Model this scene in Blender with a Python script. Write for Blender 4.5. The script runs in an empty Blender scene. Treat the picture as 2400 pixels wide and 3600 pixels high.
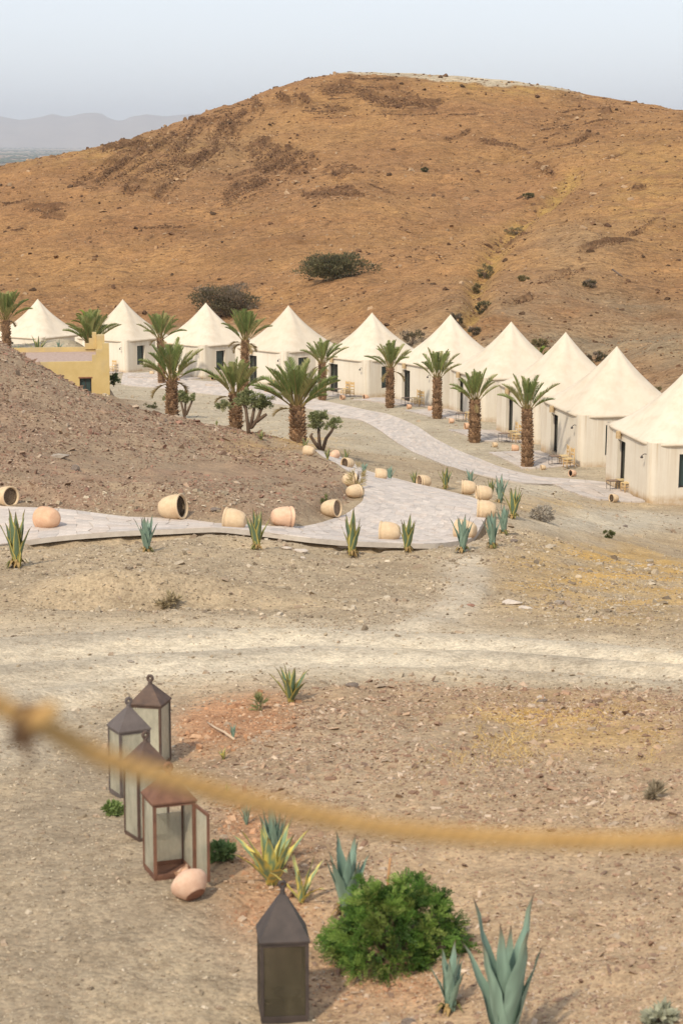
import bpy, math, random
import numpy as np
from mathutils import Vector, Matrix, Euler

SC = bpy.context.scene
COL = SC.collection
random.seed(7)
RNG = np.random.default_rng(11)

# ------------------------------------------------------------------ camera
F, CX, CY = 5000.0, 784.0, 1176.0           # focal length in photo units (photo taken as 1568 x 2352)
PITCH = math.radians(9.66)
CAMZ = 6.25
cam_d = bpy.data.cameras.new('camera')
cam = bpy.data.objects.new('camera', cam_d)
COL.objects.link(cam)
cam.location = (0, 0, CAMZ)
cam.rotation_euler = (math.pi / 2 - PITCH, 0, 0)
cam_d.sensor_fit = 'VERTICAL'
cam_d.sensor_height = 36.0
cam_d.sensor_width = 24.0
cam_d.lens = F / 2352.0 * 36.0
cam_d.clip_start = 0.05
cam_d.clip_end = 80000
cam_d.dof.use_dof = True
cam_d.dof.focus_distance = 95.0
cam_d.dof.aperture_fstop = 4.6
SC.camera = cam

# ------------------------------------------------------------------ sky, sun, exposure
SUN_EL = math.radians(44)
SUN_AZ = math.radians(206)                   # clockwise from +Y : behind the camera, to the left
world = bpy.data.worlds.new('World')
SC.world = world
world.use_nodes = True
wn = world.node_tree.nodes
wl = world.node_tree.links
for n in list(wn):
    wn.remove(n)
sky = wn.new('ShaderNodeTexSky')
sky.sky_type = 'NISHITA'
sky.sun_disc = False
sky.sun_elevation = SUN_EL
sky.sun_rotation = SUN_AZ
sky.altitude = 900
sky.air_density = 1.0
sky.dust_density = 2.5
sky.ozone_density = 1.0
bg = wn.new('ShaderNodeBackground')
bg.inputs['Strength'].default_value = 0.15
wo = wn.new('ShaderNodeOutputWorld')
hs = wn.new('ShaderNodeHueSaturation')          # dusty, almost colourless sky
hs.inputs['Saturation'].default_value = 0.45
hs.inputs['Value'].default_value = 1.0
wl.new(sky.outputs[0], hs.inputs['Color'])
ev = wn.new('ShaderNodeMix'); ev.data_type = 'RGBA'
ev.inputs[0].default_value = 0.7
ev.inputs[7].default_value = (3.0, 3.22, 3.58, 1)   # even veil of dust
wl.new(hs.outputs[0], ev.inputs[6])
wl.new(ev.outputs[2], bg.inputs['Color'])
wl.new(bg.outputs[0], wo.inputs['Surface'])

sun_d = bpy.data.lights.new('sun', 'SUN')
sun_d.energy = 2.1
sun_d.angle = math.radians(3)
sun_d.color = (1.0, 0.90, 0.73)
sun = bpy.data.objects.new('sun', sun_d)
COL.objects.link(sun)
SDIR = Vector((math.sin(SUN_AZ) * math.cos(SUN_EL), math.cos(SUN_AZ) * math.cos(SUN_EL), math.sin(SUN_EL)))
sun.rotation_euler = SDIR.to_track_quat('Z', 'Y').to_euler()
sun.location = SDIR * 50

vs = SC.view_settings
vs.view_transform = 'Standard'
vs.look = 'None'
vs.gamma = 1.0
vs.use_curve_mapping = False
vs.exposure = 0.74
SC.render.engine = 'CYCLES'
cy = SC.cycles
cy.use_denoising = True
cy.max_bounces = 6
cy.diffuse_bounces = 3
cy.glossy_bounces = 2
cy.transmission_bounces = 4
cy.transparent_max_bounces = 12
cy.volume_bounces = 1
cy.sample_clamp_indirect = 4.0

# ------------------------------------------------------------------ tags and mesh helpers
def tag(o, label=None, cat=None, group=None, kind=None):
    if label: o['label'] = label
    if cat: o['category'] = cat
    if group: o['group'] = group
    if kind: o['kind'] = kind
    return o

def link(name, me, mat=None, parent=None, loc=None, rot=None, scale=None):
    if mat is not None and not me.materials:
        me.materials.append(mat)
    o = bpy.data.objects.new(name, me)
    COL.objects.link(o)
    if parent is not None: o.parent = parent
    if loc is not None: o.location = loc
    if rot is not None: o.rotation_euler = rot
    if scale is not None: o.scale = scale if hasattr(scale, '__len__') else (scale,) * 3
    return o

def empty(name, loc, rz=0.0, scale=1.0):
    o = bpy.data.objects.new(name, None)
    COL.objects.link(o)
    o.location = loc
    o.rotation_euler = (0, 0, rz)
    o.scale = (scale,) * 3
    o.empty_display_size = 0.2
    return o

def npmesh(name, V, Fq, col=None, smooth=False, mat_idx=None):
    """V (n,3); Fq (m,k) array, or list of arrays with different k; col (n,3) -> colour attribute 'Col'"""
    V = np.asarray(V, dtype=np.float32)
    if isinstance(Fq, np.ndarray): Fq = [Fq]
    me = bpy.data.meshes.new(name)
    nf = sum(len(f) for f in Fq)
    nl = sum(f.size for f in Fq)
    me.vertices.add(len(V))
    me.vertices.foreach_set('co', V.ravel())
    me.loops.add(nl)
    me.polygons.add(nf)
    vi = np.concatenate([np.asarray(f, dtype=np.int32).ravel() for f in Fq])
    me.loops.foreach_set('vertex_index', vi)
    tot = np.concatenate([np.full(len(f), f.shape[1], dtype=np.int32) for f in Fq])
    st = np.concatenate([[0], np.cumsum(tot)[:-1]]).astype(np.int32)
    me.polygons.foreach_set('loop_start', st)
    me.polygons.foreach_set('loop_total', tot)
    me.polygons.foreach_set('use_smooth', np.full(nf, bool(smooth)))
    if mat_idx is not None:
        me.polygons.foreach_set('material_index', np.asarray(mat_idx, dtype=np.int32))
    me.update(calc_edges=True)
    if col is not None:
        a = me.color_attributes.new('Col', 'FLOAT_COLOR', 'POINT')
        c = np.ones((len(V), 4), dtype=np.float32)
        c[:, :3] = col
        a.data.foreach_set('color', c.ravel())
    me.validate()
    return me

class MB:
    """collects shapes, then becomes one mesh"""
    def __init__(s): s.v = []; s.f = []; s.c = []; s.cur = (1, 1, 1)
    def add(s, vs_, fs_, M=None):
        b = len(s.v)
        for p in vs_:
            p = Vector(p)
            if M is not None: p = M @ p
            s.v.append(p[:])
            s.c.append(s.cur)
        s.f += [tuple(i + b for i in f) for f in fs_]
    def box(s, x0, x1, y0, y1, z0, z1, M=None):
        s.add([(x0, y0, z0), (x1, y0, z0), (x1, y1, z0), (x0, y1, z0), (x0, y0, z1), (x1, y0, z1), (x1, y1, z1), (x0, y1, z1)],
              [(0, 3, 2, 1), (4, 5, 6, 7), (0, 1, 5, 4), (1, 2, 6, 5), (2, 3, 7, 6), (3, 0, 4, 7)], M)
    def tube(s, pts, r, n=6, cap=True, M=None):
        pts = [Vector(p) for p in pts]
        if not hasattr(r, '__len__'): r = [r] * len(pts)
        vs_, fs_ = [], []
        up = None
        for i, p in enumerate(pts):
            d = (pts[min(i + 1, len(pts) - 1)] - pts[max(i - 1, 0)]).normalized()
            if up is None:
                up = d.orthogonal().normalized()
            else:
                up = (up - d * up.dot(d)).normalized()
            w = d.cross(up)
            for k in range(n):
                a = 2 * math.pi * k / n
                vs_.append(p + up * (math.cos(a) * r[i]) + w * (math.sin(a) * r[i]))
        for i in range(len(pts) - 1):
            for k in range(n):
                k2 = (k + 1) % n
                fs_.append((i * n + k, i * n + k2, (i + 1) * n + k2, (i + 1) * n + k))
        if cap:
            fs_.append(tuple(range(n - 1, -1, -1)))
            fs_.append(tuple((len(pts) - 1) * n + k for k in range(n)))
        s.add(vs_, fs_, M)
    def lathe(s, prof, n=20, M=None):
        """prof: list of (r, z)"""
        vs_, fs_ = [], []
        for r, z in prof:
            for k in range(n):
                a = 2 * math.pi * k / n
                vs_.append((r * math.cos(a), r * math.sin(a), z))
        for i in range(len(prof) - 1):
            for k in range(n):
                k2 = (k + 1) % n
                fs_.append((i * n + k, i * n + k2, (i + 1) * n + k2, (i + 1) * n + k))
        if prof[0][0] > 1e-4: fs_.append(tuple(range(n - 1, -1, -1)))
        if prof[-1][0] > 1e-4: fs_.append(tuple((len(prof) - 1) * n + k for k in range(n)))
        s.add(vs_, fs_, M)
    def mesh(s, name, smooth=False, bevel=None, color=False):
        me = bpy.data.meshes.new(name)
        me.from_pydata(s.v, [], s.f)
        if smooth:
            for p in me.polygons: p.use_smooth = True
        if color:
            a = me.color_attributes.new('Col', 'FLOAT_COLOR', 'POINT')
            for i, c in enumerate(s.c): a.data[i].color = (*c, 1)
        me.validate()
        me.update()
        return me
    def build(s, name, mat, parent=None, smooth=False, color=False, **kw):
        return link(name, s.mesh(name, smooth, color=color), mat, parent, **kw)

# ------------------------------------------------------------------ noise (numpy)
def _h(ix, iy, seed):
    v = np.sin(ix * 127.1 + iy * 311.7 + seed * 74.7) * 43758.5453
    return v - np.floor(v)
def vnoise(x, y, seed=0):
    ix, iy = np.floor(x), np.floor(y)
    fx, fy = x - ix, y - iy
    fx = fx * fx * (3 - 2 * fx); fy = fy * fy * (3 - 2 * fy)
    a = _h(ix, iy, seed); b = _h(ix + 1, iy, seed); c = _h(ix, iy + 1, seed); d = _h(ix + 1, iy + 1, seed)
    return (a * (1 - fx) + b * fx) * (1 - fy) + (c * (1 - fx) + d * fx) * fy - 0.5
def fbm(x, y, o=4, seed=0):
    s, a = 0, 1.0
    for i in range(o):
        s = s + a * vnoise(x, y, seed + i * 13)
        x, y, a = x * 2.03 + 5.1, y * 2.03 - 3.7, a * 0.5
    return s
def sstep(a, b, x):
    t = np.clip((x - a) / (b - a), 0, 1)
    return t * t * (3 - 2 * t)

# ------------------------------------------------------------------ from the photo's angles to the place
_c, _s = math.cos(PITCH), math.sin(PITCH)
def rayd(px, py):
    """direction scaled so that its Y component is 1"""
    px = np.asarray(px, float); py = np.asarray(py, float)
    xc = (px - CX) / F; yc = -(py - CY) / F
    wy = _c + yc * _s
    wz = -_s + yc * _c
    return xc / wy, wz / wy
def U(px, py, Y):
    dx, dz = rayd(px, py)
    return Vector((float(dx) * Y, Y, CAMZ + float(dz) * Y))
def proj(x, Y, z):
    zz = z - CAMZ
    w = Y * _c - zz * _s
    u = Y * _s + zz * _c
    return CX + F * x / w, CY - F * u / w

# ------------------------------------------------------------------ terrain: measured points (photo direction + distance)
CP = []     # px, py, Y
CPZ = []    # px, Y, z (relative to the camera)
for px, z in ((-500, -6.4), (100, -6.35), (650, -6.3), (1100, -6.25), (1568, -6.15), (2100, -6.1)):
    CPZ += [(px, 6, z - 0.0), (px, 10, z)]
CPZ += [(-500, 15, -6.35), (100, 15, -6.3), (650, 15, -6.26), (1100, 15, -6.17), (1568, 15, -6.02), (2100, 15, -5.9)]
CPZ += [(-500, 20, -6.45), (2100, 20, -5.9), (-500, 30, -7.5), (2100, 30, -7.3)]
CP += [(358, 2012, 18), (350, 1752, 23.4), (100, 1750, 23.2), (100, 1600, 28), (665, 1612, 27), (1100, 1580, 29), (1568, 1600, 28),
       (1000, 1800, 21), (1000, 2050, 17.5), (1400, 1800, 20.8), (1400, 2050, 17.2), (1400, 2300, 14.8), (620, 1800, 21.5),
       (100, 1480, 34), (784, 1480, 34), (1400, 1500, 33), (100, 1400, 39), (784, 1400, 39), (1400, 1420, 38), (-500, 1400, 39), (2100, 1400, 39),
       (0, 1310, 47), (340, 1268, 50.5), (590, 1262, 51), (805, 1278, 51), (935, 1268, 52), (1060, 1270, 53), (1130, 1258, 54.5), (-500, 1310, 47),
       (0, 1252, 53.5), (130, 1235, 54), (300, 1222, 54.5), (500, 1213, 55), (700, 1237, 54.5), (850, 1248, 55), (1000, 1252, 55.5), (1085, 1240, 57), (1122, 1180, 62),
       (0, 1165, 59), (130, 1170, 58.5), (300, 1192, 57.5), (500, 1205, 57.5), (680, 1215, 58), (735, 1203, 60), (790, 1185, 62), (835, 1150, 66), (815, 1090, 74), (735, 1045, 84),
       (1095, 1148, 67), (950, 1112, 76), (830, 1080, 82), (760, 1045, 88), (900, 1075, 90), (950, 1060, 99),
       (1064, 1058, 109), (950, 1040, 112.4), (1210, 1075, 108), (784, 955, 136), (784, 930, 143), (627, 926, 149), (454, 900, 160.6), (294, 885, 168), (294, 855, 181),
       (784, 1000, 119), (600, 960, 135), (450, 925, 149.6), (1568, 1165, 97), (1488, 1157, 97), (1400, 1160, 94.7), (1568, 1200, 88.5), (1568, 1262, 72),
       (1200, 1130, 84), (1230, 1190, 66), (1400, 1280, 60), (1568, 1300, 60), (1250, 1300, 52), (1400, 1370, 45), (1568, 1370, 46), (1100, 1350, 44.5),
       (784, 1330, 45), (400, 1330, 45), (0, 1380, 41), (2100, 1300, 60), (2100, 1165, 97),
       (0, 785, 88), (100, 866, 92), (200, 926, 95), (300, 950, 97), (395, 962, 100), (540, 992, 96), (685, 1022, 87),
       (100, 1000, 72), (0, 900, 78), (300, 1050, 72), (500, 1080, 71), (700, 1110, 72), (760, 1130, 68), (500, 1155, 60), (300, 1140, 61), (100, 1125, 62.5), (0, 1110, 63), (680, 1165, 61.5),
       (255, 907, 112), (-400, 900, 78), (-400, 1165, 59)]
CPZ += [(60, 121, -11.4), (200, 121, -11.4), (60, 126, -11.8), (60, 106, -11.0), (120, 106, -11.9), (200, 106, -12.9), (250, 106, -13.0), (-40, 115, -12.3), (60, 115, -12.5), (150, 115, -12.7), (210, 115, -13.0), (165, 126, -12.0), (236, 126, -14.4), (250, 119, -13.7), (250, 138, -16.2), (290, 150, -17.6), (290, 136, -16.3), (292, 165, -18.5), (275, 120, -14.6), (0, 112, -11.0), (0, 121, -11.2), (0, 136, -14.8), (0, 165, -18.2), (-400, 110, -11), (-400, 165, -18.2), (150, 150, -17.2)]
# tents: front corner px, py, distance, turn of the plan in degrees
TENTS = [(1488, 1157, 97, 13), (1327, 1074, 108, 14), (1224, 1020.5, 119, 17), (1104, 968, 130.5, 17), (996, 937, 142, 28),
         (841, 913, 152.5, 39), (653, 891, 162, 42), (467, 870, 171, 45), (290, 857, 180, 53), (95, 846, 188.8, 55)]
TLEN = 6.0
for px, py, Y, al in TENTS:
    p = U(px, py, Y); z = p.z - CAMZ
    a = math.radians(al)
    for i in (0, 1):
        for j in (0, 1):
            x = p.x + TLEN * (j * math.cos(a) - i * math.sin(a)); y = p.y + TLEN * (j * math.sin(a) + i * math.cos(a))
            CPZ.append((CX + F * x / y, y, z))
# hill
CP += [(0, 740, 212), (300, 740, 212), (600, 740, 200), (784, 760, 185), (950, 790, 165), (1130, 800, 155), (1230, 780, 160), (1500, 880, 130), (1568, 900, 125),
       (0, 640, 238), (400, 640, 232), (784, 640, 212), (1110, 640, 205), (1400, 700, 185), (1568, 720, 178), (1260, 650, 190),
       (0, 520, 268), (400, 500, 262), (784, 500, 250), (1150, 520, 244), (1330, 520, 225), (1568, 560, 220),
       (400, 400, 290), (784, 380, 288), (1200, 390, 283), (1330, 400, 272), (1568, 400, 262), (784, 270, 322), (1100, 260, 318), (1400, 320, 296), (560, 330, 312),
       (2100, 700, 178), (2100, 500, 230), (2100, 330, 290), (-500, 640, 238), (-500, 500, 268)]
SKYL = [(-500, 440, 300), (0, 395, 300), (110, 366, 305), (190, 346, 312), (300, 318, 320), (400, 290, 326), (500, 257, 332), (600, 225, 338), (700, 190, 344), (790, 172, 348), (900, 169, 352),
        (1000, 172, 352), (1120, 181, 350), (1210, 190, 348), (1300, 206, 345), (1420, 233, 340), (1568, 248, 332), (2100, 330, 320)]
CP += SKYL
for px, py, Y in SKYL:
    z = float(rayd(px, py)[1]) * Y
    CPZ += [(px, Y + 40, z - 4.0), (px, Y + 130, z - 32), (px, 640, -72)]
pts = []
for px, py, Y in CP:
    dx, dz = rayd(px, py); pts.append((float(dx), math.log(Y), float(dz) * Y))
for px, Y, z in CPZ:
    pts.append(((px - CX) / F, math.log(Y), z))
pts = np.array(pts)
KT = 2.2
def _tps(pu, pv, cu, cv):
    r2 = (pu[:, None] - cu[None]) ** 2 + (pv[:, None] - cv[None]) ** 2
    return 0.5 * r2 * np.log(r2 + 1e-12)
cu, cv = pts[:, 0] * KT, pts[:, 1]
n = len(pts)
A = np.zeros((n + 3, n + 3))
A[:n, :n] = _tps(cu, cv, cu, cv) + np.eye(n) * 2e-5
A[:n, n] = 1; A[:n, n + 1] = cu; A[:n, n + 2] = cv
A[n:, :n] = A[:n, n:].T
W = np.linalg.solve(A, np.concatenate([pts[:, 2], np.zeros(3)]))
def base_z(t, L):
    sh = t.shape; t = t.ravel() * KT; L = L.ravel(); out = np.empty_like(t)
    for i in range(0, len(t), 20000):
        k = _tps(t[i:i + 20000], L[i:i + 20000], cu, cv)
        out[i:i + 20000] = k @ W[:n] + W[n] + W[n + 1] * t[i:i + 20000] + W[n + 2] * L[i:i + 20000]
    return out.reshape(sh)
# grid: bearings by distances
tin = np.linspace(-0.185, 0.185, 330)
tout = 0.185 + (np.linspace(0, 1, 42)[1:] ** 1.6) * 0.26
TG = np.concatenate([-tout[::-1], tin, tout])
LG = np.concatenate([np.linspace(math.log(6), math.log(13), 24)[:-1], np.linspace(math.log(13), math.log(200), 520)[:-1],
                     np.linspace(math.log(200), math.log(362), 400)[:-1], np.linspace(math.log(362), math.log(640), 30)])
T2, L2 = np.meshgrid(TG, LG)
Y2 = np.exp(L2)
X2 = T2 * Y2
ZB = base_z(T2, L2) + CAMZ

def make_lookup(Z):
    def hz(x, Y):
        x = np.asarray(x, float); Y = np.asarray(Y, float)
        t = x / Y; L = np.log(Y)
        i = np.clip(np.searchsorted(TG, t) - 1, 0, len(TG) - 2); j = np.clip(np.searchsorted(LG, L) - 1, 0, len(LG) - 2)
        a = np.clip((t - TG[i]) / (TG[i + 1] - TG[i]), 0, 1); b = np.clip((L - LG[j]) / (LG[j + 1] - LG[j]), 0, 1)
        return (Z[j, i] * (1 - a) + Z[j, i + 1] * a) * (1 - b) + (Z[j + 1, i] * (1 - a) + Z[j + 1, i + 1] * a) * b
    return hz
def make_cast(Z):
    def G(px, py, ymin=6.0):
        """first point of the terrain along the photo ray"""
        dx, dz = rayd(px, py); t = float(dx); dz = float(dz)
        i = int(np.clip(np.searchsorted(TG, t) - 1, 0, len(TG) - 2)); a = (t - TG[i]) / (TG[i + 1] - TG[i])
        col = Z[:, i] * (1 - a) + Z[:, i + 1] * a
        Yl = np.exp(LG)
        d = CAMZ + dz * Yl - col
        ok = np.where((d <= 0) & (Yl >= ymin))[0]
        if len(ok) == 0: k = len(Yl) - 1; w = 1.0
        else:
            k = max(ok[0], 1); w = d[k - 1] / (d[k - 1] - d[k]) if d[k - 1] > 0 else 0.0
        Y = Yl[k - 1] + (Yl[k] - Yl[k - 1]) * w
        return Vector((t * Y, Y, CAMZ + dz * Y))
    return G
HB = make_lookup(ZB); GB = make_cast(ZB)

# ------------------------------------------------------------------ paths (edges read in the photo, laid on the ground)
def resample(P, m):
    P = np.asarray(P, float); d = np.concatenate([[0], np.cumsum(np.linalg.norm(np.diff(P, axis=0), axis=1))])
    s = np.linspace(0, d[-1], m)
    return np.stack([np.interp(s, d, P[:, k]) for k in range(P.shape[1])], 1)
def smooth(P, it=2):
    for _ in range(it):
        Q = P.copy(); Q[1:-1] = (P[:-2] + 2 * P[1:-1] + P[2:]) / 4; P = Q
    return P
def lay(edge):
    return np.array([GB(px, py)[:2] for px, py in edge])
TER_IN = lay([(-60, 1158), (0, 1165), (130, 1170), (300, 1191), (500, 1204.5), (620, 1212), (690, 1213), (740, 1202), (795, 1184), (832, 1155), (838, 1128), (815, 1092), (775, 1067), (740, 1050), (715, 1033)])
TER_OUT = lay([(-60, 1262), (0, 1252), (130, 1235), (300, 1222), (500, 1214), (620, 1226), (700, 1237), (850, 1248), (1000, 1252), (1085, 1240), (1122, 1182), (1095, 1148), (960, 1114), (835, 1080), (762, 1042)])
VAL_IN = lay([(284, 854), (310, 857), (400, 866), (494, 877), (587, 890), (704, 913), (784, 930), (884, 950), (959, 981), (994, 1006), (1064, 1041), (1134, 1069), (1184, 1084), (1234, 1096), (1334, 1103), (1420, 1112)])
VAL_OUT = lay([(278, 883), (310, 888), (380, 893), (454, 903), (545, 914), (627, 927), (720, 942), (830, 966), (899, 1010), (974, 1049), (1040, 1077), (1100, 1092), (1200, 1110), (1264, 1113), (1339, 1117), (1410, 1135)])
def ribbon(a, b, m):
    # same parameter along both edges
    k = np.linspace(0, len(a) - 1, m); i = np.arange(len(a))
    A_ = np.stack([np.interp(k, i, a[:, c]) for c in (0, 1)], 1); B_ = np.stack([np.interp(k, i, b[:, c]) for c in (0, 1)], 1)
    return smooth(A_, 4), smooth(B_, 4)
terA, terB = ribbon(TER_IN, TER_OUT, 160)
valA, valB = ribbon(VAL_IN, VAL_OUT, 200)
def inpoly(x, y, P):
    r = np.zeros(x.shape, bool)
    x0, y0 = P[-1]
    for x1, y1 in P:
        c = ((y1 > y) != (y0 > y))
        if y1 != y0:
            r ^= c & (x < (x0 - x1) * (y - y1) / (y0 - y1) + x1)
        x0, y0 = x1, y1
    return r
ter_poly = np.concatenate([terA, terB[::-1]]); val_poly = np.concatenate([valA, valB[::-1]])
M_ter = inpoly(X2, Y2, ter_poly).astype(float)
M_val = inpoly(X2, Y2, val_poly).astype(float)
def blur(M, it=3):
    for _ in range(it):
        N = M.copy()
        N[1:-1] = (M[:-2] + 2 * M[1:-1] + M[2:]) / 4; M = N.copy()
        N[:, 1:-1] = (M[:, :-2] + 2 * M[:, 1:-1] + M[:, 2:]) / 4; M = N
    return M
PX2, PY2 = proj(X2, Y2, ZB)
def poly_y(P, x):
    P = np.asarray(P, float); return np.interp(x, P[:, 0], P[:, 1])
def blob(cx_, cy_, rx, ry):
    return np.exp(-((PX2 - cx_) / rx) ** 2 - ((PY2 - cy_) / ry) ** 2)
near = Y2 < 118
# the row of tents, the road behind the mound
flat_valley = sstep(100, 112, Y2) * (1 - sstep(185, 200, Y2))
foot = np.interp(PX2, [-500, 0, 400, 700, 1000, 1200, 1568, 2100], [203, 203, 200, 182, 158, 146, 118, 110])
HILL = Y2 > foot
hillw = sstep(-3, 14, Y2 - foot)
# tracks across the middle
trk_c = poly_y([(-500, 1560), (0, 1530), (300, 1505), (700, 1490), (1100, 1500), (1568, 1535), (2100, 1570)], PX2)
sweep = np.exp(-((PX2 - np.interp(PY2, [1500, 1600, 1700, 1800, 2000], [250, 130, 40, -40, -120])) / 120) ** 2) * sstep(1500, 1600, PY2) * (1 - sstep(1680, 1800, PY2)) * (Y2 < 34)
trk_h = poly_y([(-500, 90), (0, 90), (300, 75), (700, 62), (1100, 55), (1568, 50), (2100, 50)], PX2)
trk_d = (PY2 - trk_c) / trk_h
M_trk = np.exp(-np.abs(trk_d) ** 3.5) * (Y2 < 60)
M_trk = np.clip(M_trk + 0.7 * sweep, 0, 1)
_bx = np.interp(PY2, [1265, 1300, 1340, 1380, 1420, 1450], [1062, 1080, 1078, 1050, 990, 900])
M_trk = np.clip(M_trk + 0.85 * np.exp(-((PX2 - _bx) / np.interp(PY2, [1265, 1400], [26, 60])) ** 4) * sstep(1262, 1285, PY2) * (1 - sstep(1420, 1460, PY2)) * (Y2 < 60), 0, 1)
M_mound = inpoly(PX2, PY2, [(-600, 700), (0, 770), (120, 840), (200, 890), (400, 945), (560, 985), (700, 1030), (790, 1085), (800, 1150), (740, 1200), (640, 1210), (300, 1185), (0, 1160), (-600, 1160)]).astype(float) * (Y2 < 103) * (Y2 > 56)
M_mound = blur(M_mound, 4)
M_near = inpoly(PX2, PY2, [(640, 1600), (900, 1560), (1250, 1580), (2200, 1620), (2200, 2500), (760, 2500), (700, 2200), (480, 2050), (470, 1850), (400, 1720), (420, 1640)]).astype(float) * (Y2 < 32)
M_near = blur(M_near, 8)
calm = np.clip(blur(M_ter, 3) + blur(M_val, 3), 0, 1)
rough_amp = (1 - calm) * (1 - 0.75 * M_trk) * (1 - 0.7 * flat_valley * (1 - hillw))
# fine relief
Z2 = ZB.copy()
Z2 += rough_amp * (0.16 * fbm(X2 / 5, Y2 / 5, 2, 3) + 0.10 * fbm(X2 / 1.3, Y2 / 1.3, 3, 9) * sstep(20, 40, Y2) + 0.05 * fbm(X2 / 0.5, Y2 / 0.5, 3, 21))
Z2 += M_near * 0.07 * fbm(X2 / 0.7, Y2 / 0.9, 3, 41) + M_mound * 0.22 * fbm(X2 / 1.2, Y2 / 2.0, 3, 55)
# wheel ruts
rut = np.sin(trk_d * 9 + 2.2 * fbm(X2 / 14, Y2 / 9, 2, 71))
Z2 += M_trk * 0.08 * rut
# hill relief: benches of rock, gully
Z2 += hillw * (1.3 * fbm(X2 / 16, Y2 / 16, 4, 31) + 0.5 * fbm(X2 / 3.0, Y2 / 5.0, 3, 33)) * sstep(0, 25, 352 - Y2 + 8)
gul = [(1330, 385), (1270, 450), (1205, 490), (1160, 530), (1130, 580), (1112, 625), (1092, 665), (1100, 705), (1060, 745)]
gx = np.interp(PY2, [p[1] for p in gul], [p[0] for p in gul])
M_gul = np.exp(-((PX2 - gx) / 26) ** 2) * sstep(370, 420, PY2) * (1 - sstep(745, 790, PY2)) * hillw
Z2 -= 1.1 * M_gul
M_str = np.clip(blob(400, 380, 170, 85) + 0.9 * blob(600, 420, 120, 70) + 0.9 * blob(560, 300, 110, 50) + 0.5 * blob(820, 220, 230, 45) + 0.55 * blob(1300, 280, 170, 40) + .5 * blob(90, 470, 80, 40), 0, 1) * hillw
LEDGE = [  # traced in the photo: polylines along the broken rock benches, with their thickness
 ([(565, 255), (545, 270), (522, 275), (505, 290), (497, 315), (492, 345)], 7), ([(550, 275), (535, 285), (528, 310), (530, 340)], 5), ([(520, 250), (480, 262), (450, 282), (430, 310), (425, 330)], 5),
 ([(500, 345), (470, 362), (440, 380), (405, 402), (380, 425), (358, 450)], 6), ([(420, 345), (395, 372), (385, 395)], 4), ([(440, 300), (420, 325), (400, 345)], 5), ([(400, 300), (375, 330), (345, 350), (330, 372)], 5),
 ([(365, 380), (330, 395), (300, 412), (285, 440)], 4), ([(340, 345), (300, 365), (265, 385), (240, 400)], 5), ([(250, 395), (225, 412), (195, 425), (175, 425)], 4), ([(330, 320), (290, 335), (250, 350)], 4),
 ([(650, 390), (610, 415), (570, 430), (530, 450), (518, 470)], 5), ([(720, 358), (700, 372), (660, 392)], 5), ([(660, 360), (640, 375), (600, 395)], 4), ([(620, 330), (600, 345), (575, 365)], 5), ([(640, 345), (615, 365), (585, 385)], 4),
 ([(690, 350), (660, 368), (640, 385)], 4), ([(705, 460), (740, 447), (780, 440), (820, 438)], 2), ([(600, 410), (560, 420), (535, 432)], 4), ([(760, 400), (790, 385), (820, 385)], 3),
 ([(570, 220), (590, 232), (580, 252)], 5), ([(640, 215), (660, 230)], 6), ([(690, 225), (710, 240)], 6), ([(740, 215), (800, 212), (860, 222)], 4), ([(700, 255), (740, 258), (790, 250)], 3), ([(850, 235), (900, 240), (960, 240)], 4),
 ([(960, 240), (1000, 245), (1010, 240)], 6), ([(880, 262), (940, 265), (1000, 262)], 3), ([(1030, 265), (1090, 262)], 3), ([(1100, 325), (1140, 330), (1180, 332)], 5), ([(1180, 338), (1210, 345)], 5),
 ([(1270, 310), (1320, 290), (1380, 275), (1430, 272)], 4), ([(1240, 300), (1290, 290), (1330, 285)], 4), ([(1290, 258), (1340, 250), (1400, 248)], 4), ([(1260, 340), (1310, 330), (1360, 310)], 3), ([(1230, 385), (1270, 400)], 4),
 ([(800, 180), (850, 182), (900, 180)], 4), ([(780, 195), (830, 200), (880, 203)], 4), ([(900, 205), (940, 215)], 4), ([(1160, 530), (1190, 540), (1215, 535)], 4), ([(1020, 320), (1050, 312), (1080, 300)], 3),
 ([(30, 530), (60, 525)], 4), ([(60, 480), (110, 488), (150, 480)], 4), ([(100, 500), (150, 505)], 3), ([(330, 525), (370, 520), (420, 522)], 3), ([(10, 470), (60, 460)], 3), ([(880, 430), (900, 445)], 4), ([(840, 420), (870, 432), (890, 440)], 3),
 ([(1440, 540), (1480, 520), (1500, 500)], 3), ([(1330, 580), (1400, 560), (1460, 552)], 3), ([(1210, 660), (1280, 640), (1340, 620)], 3), ([(1150, 700), (1220, 690)], 3), ([(1390, 365), (1420, 358)], 4), ([(1450, 430), (1480, 425)], 3)]
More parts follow.
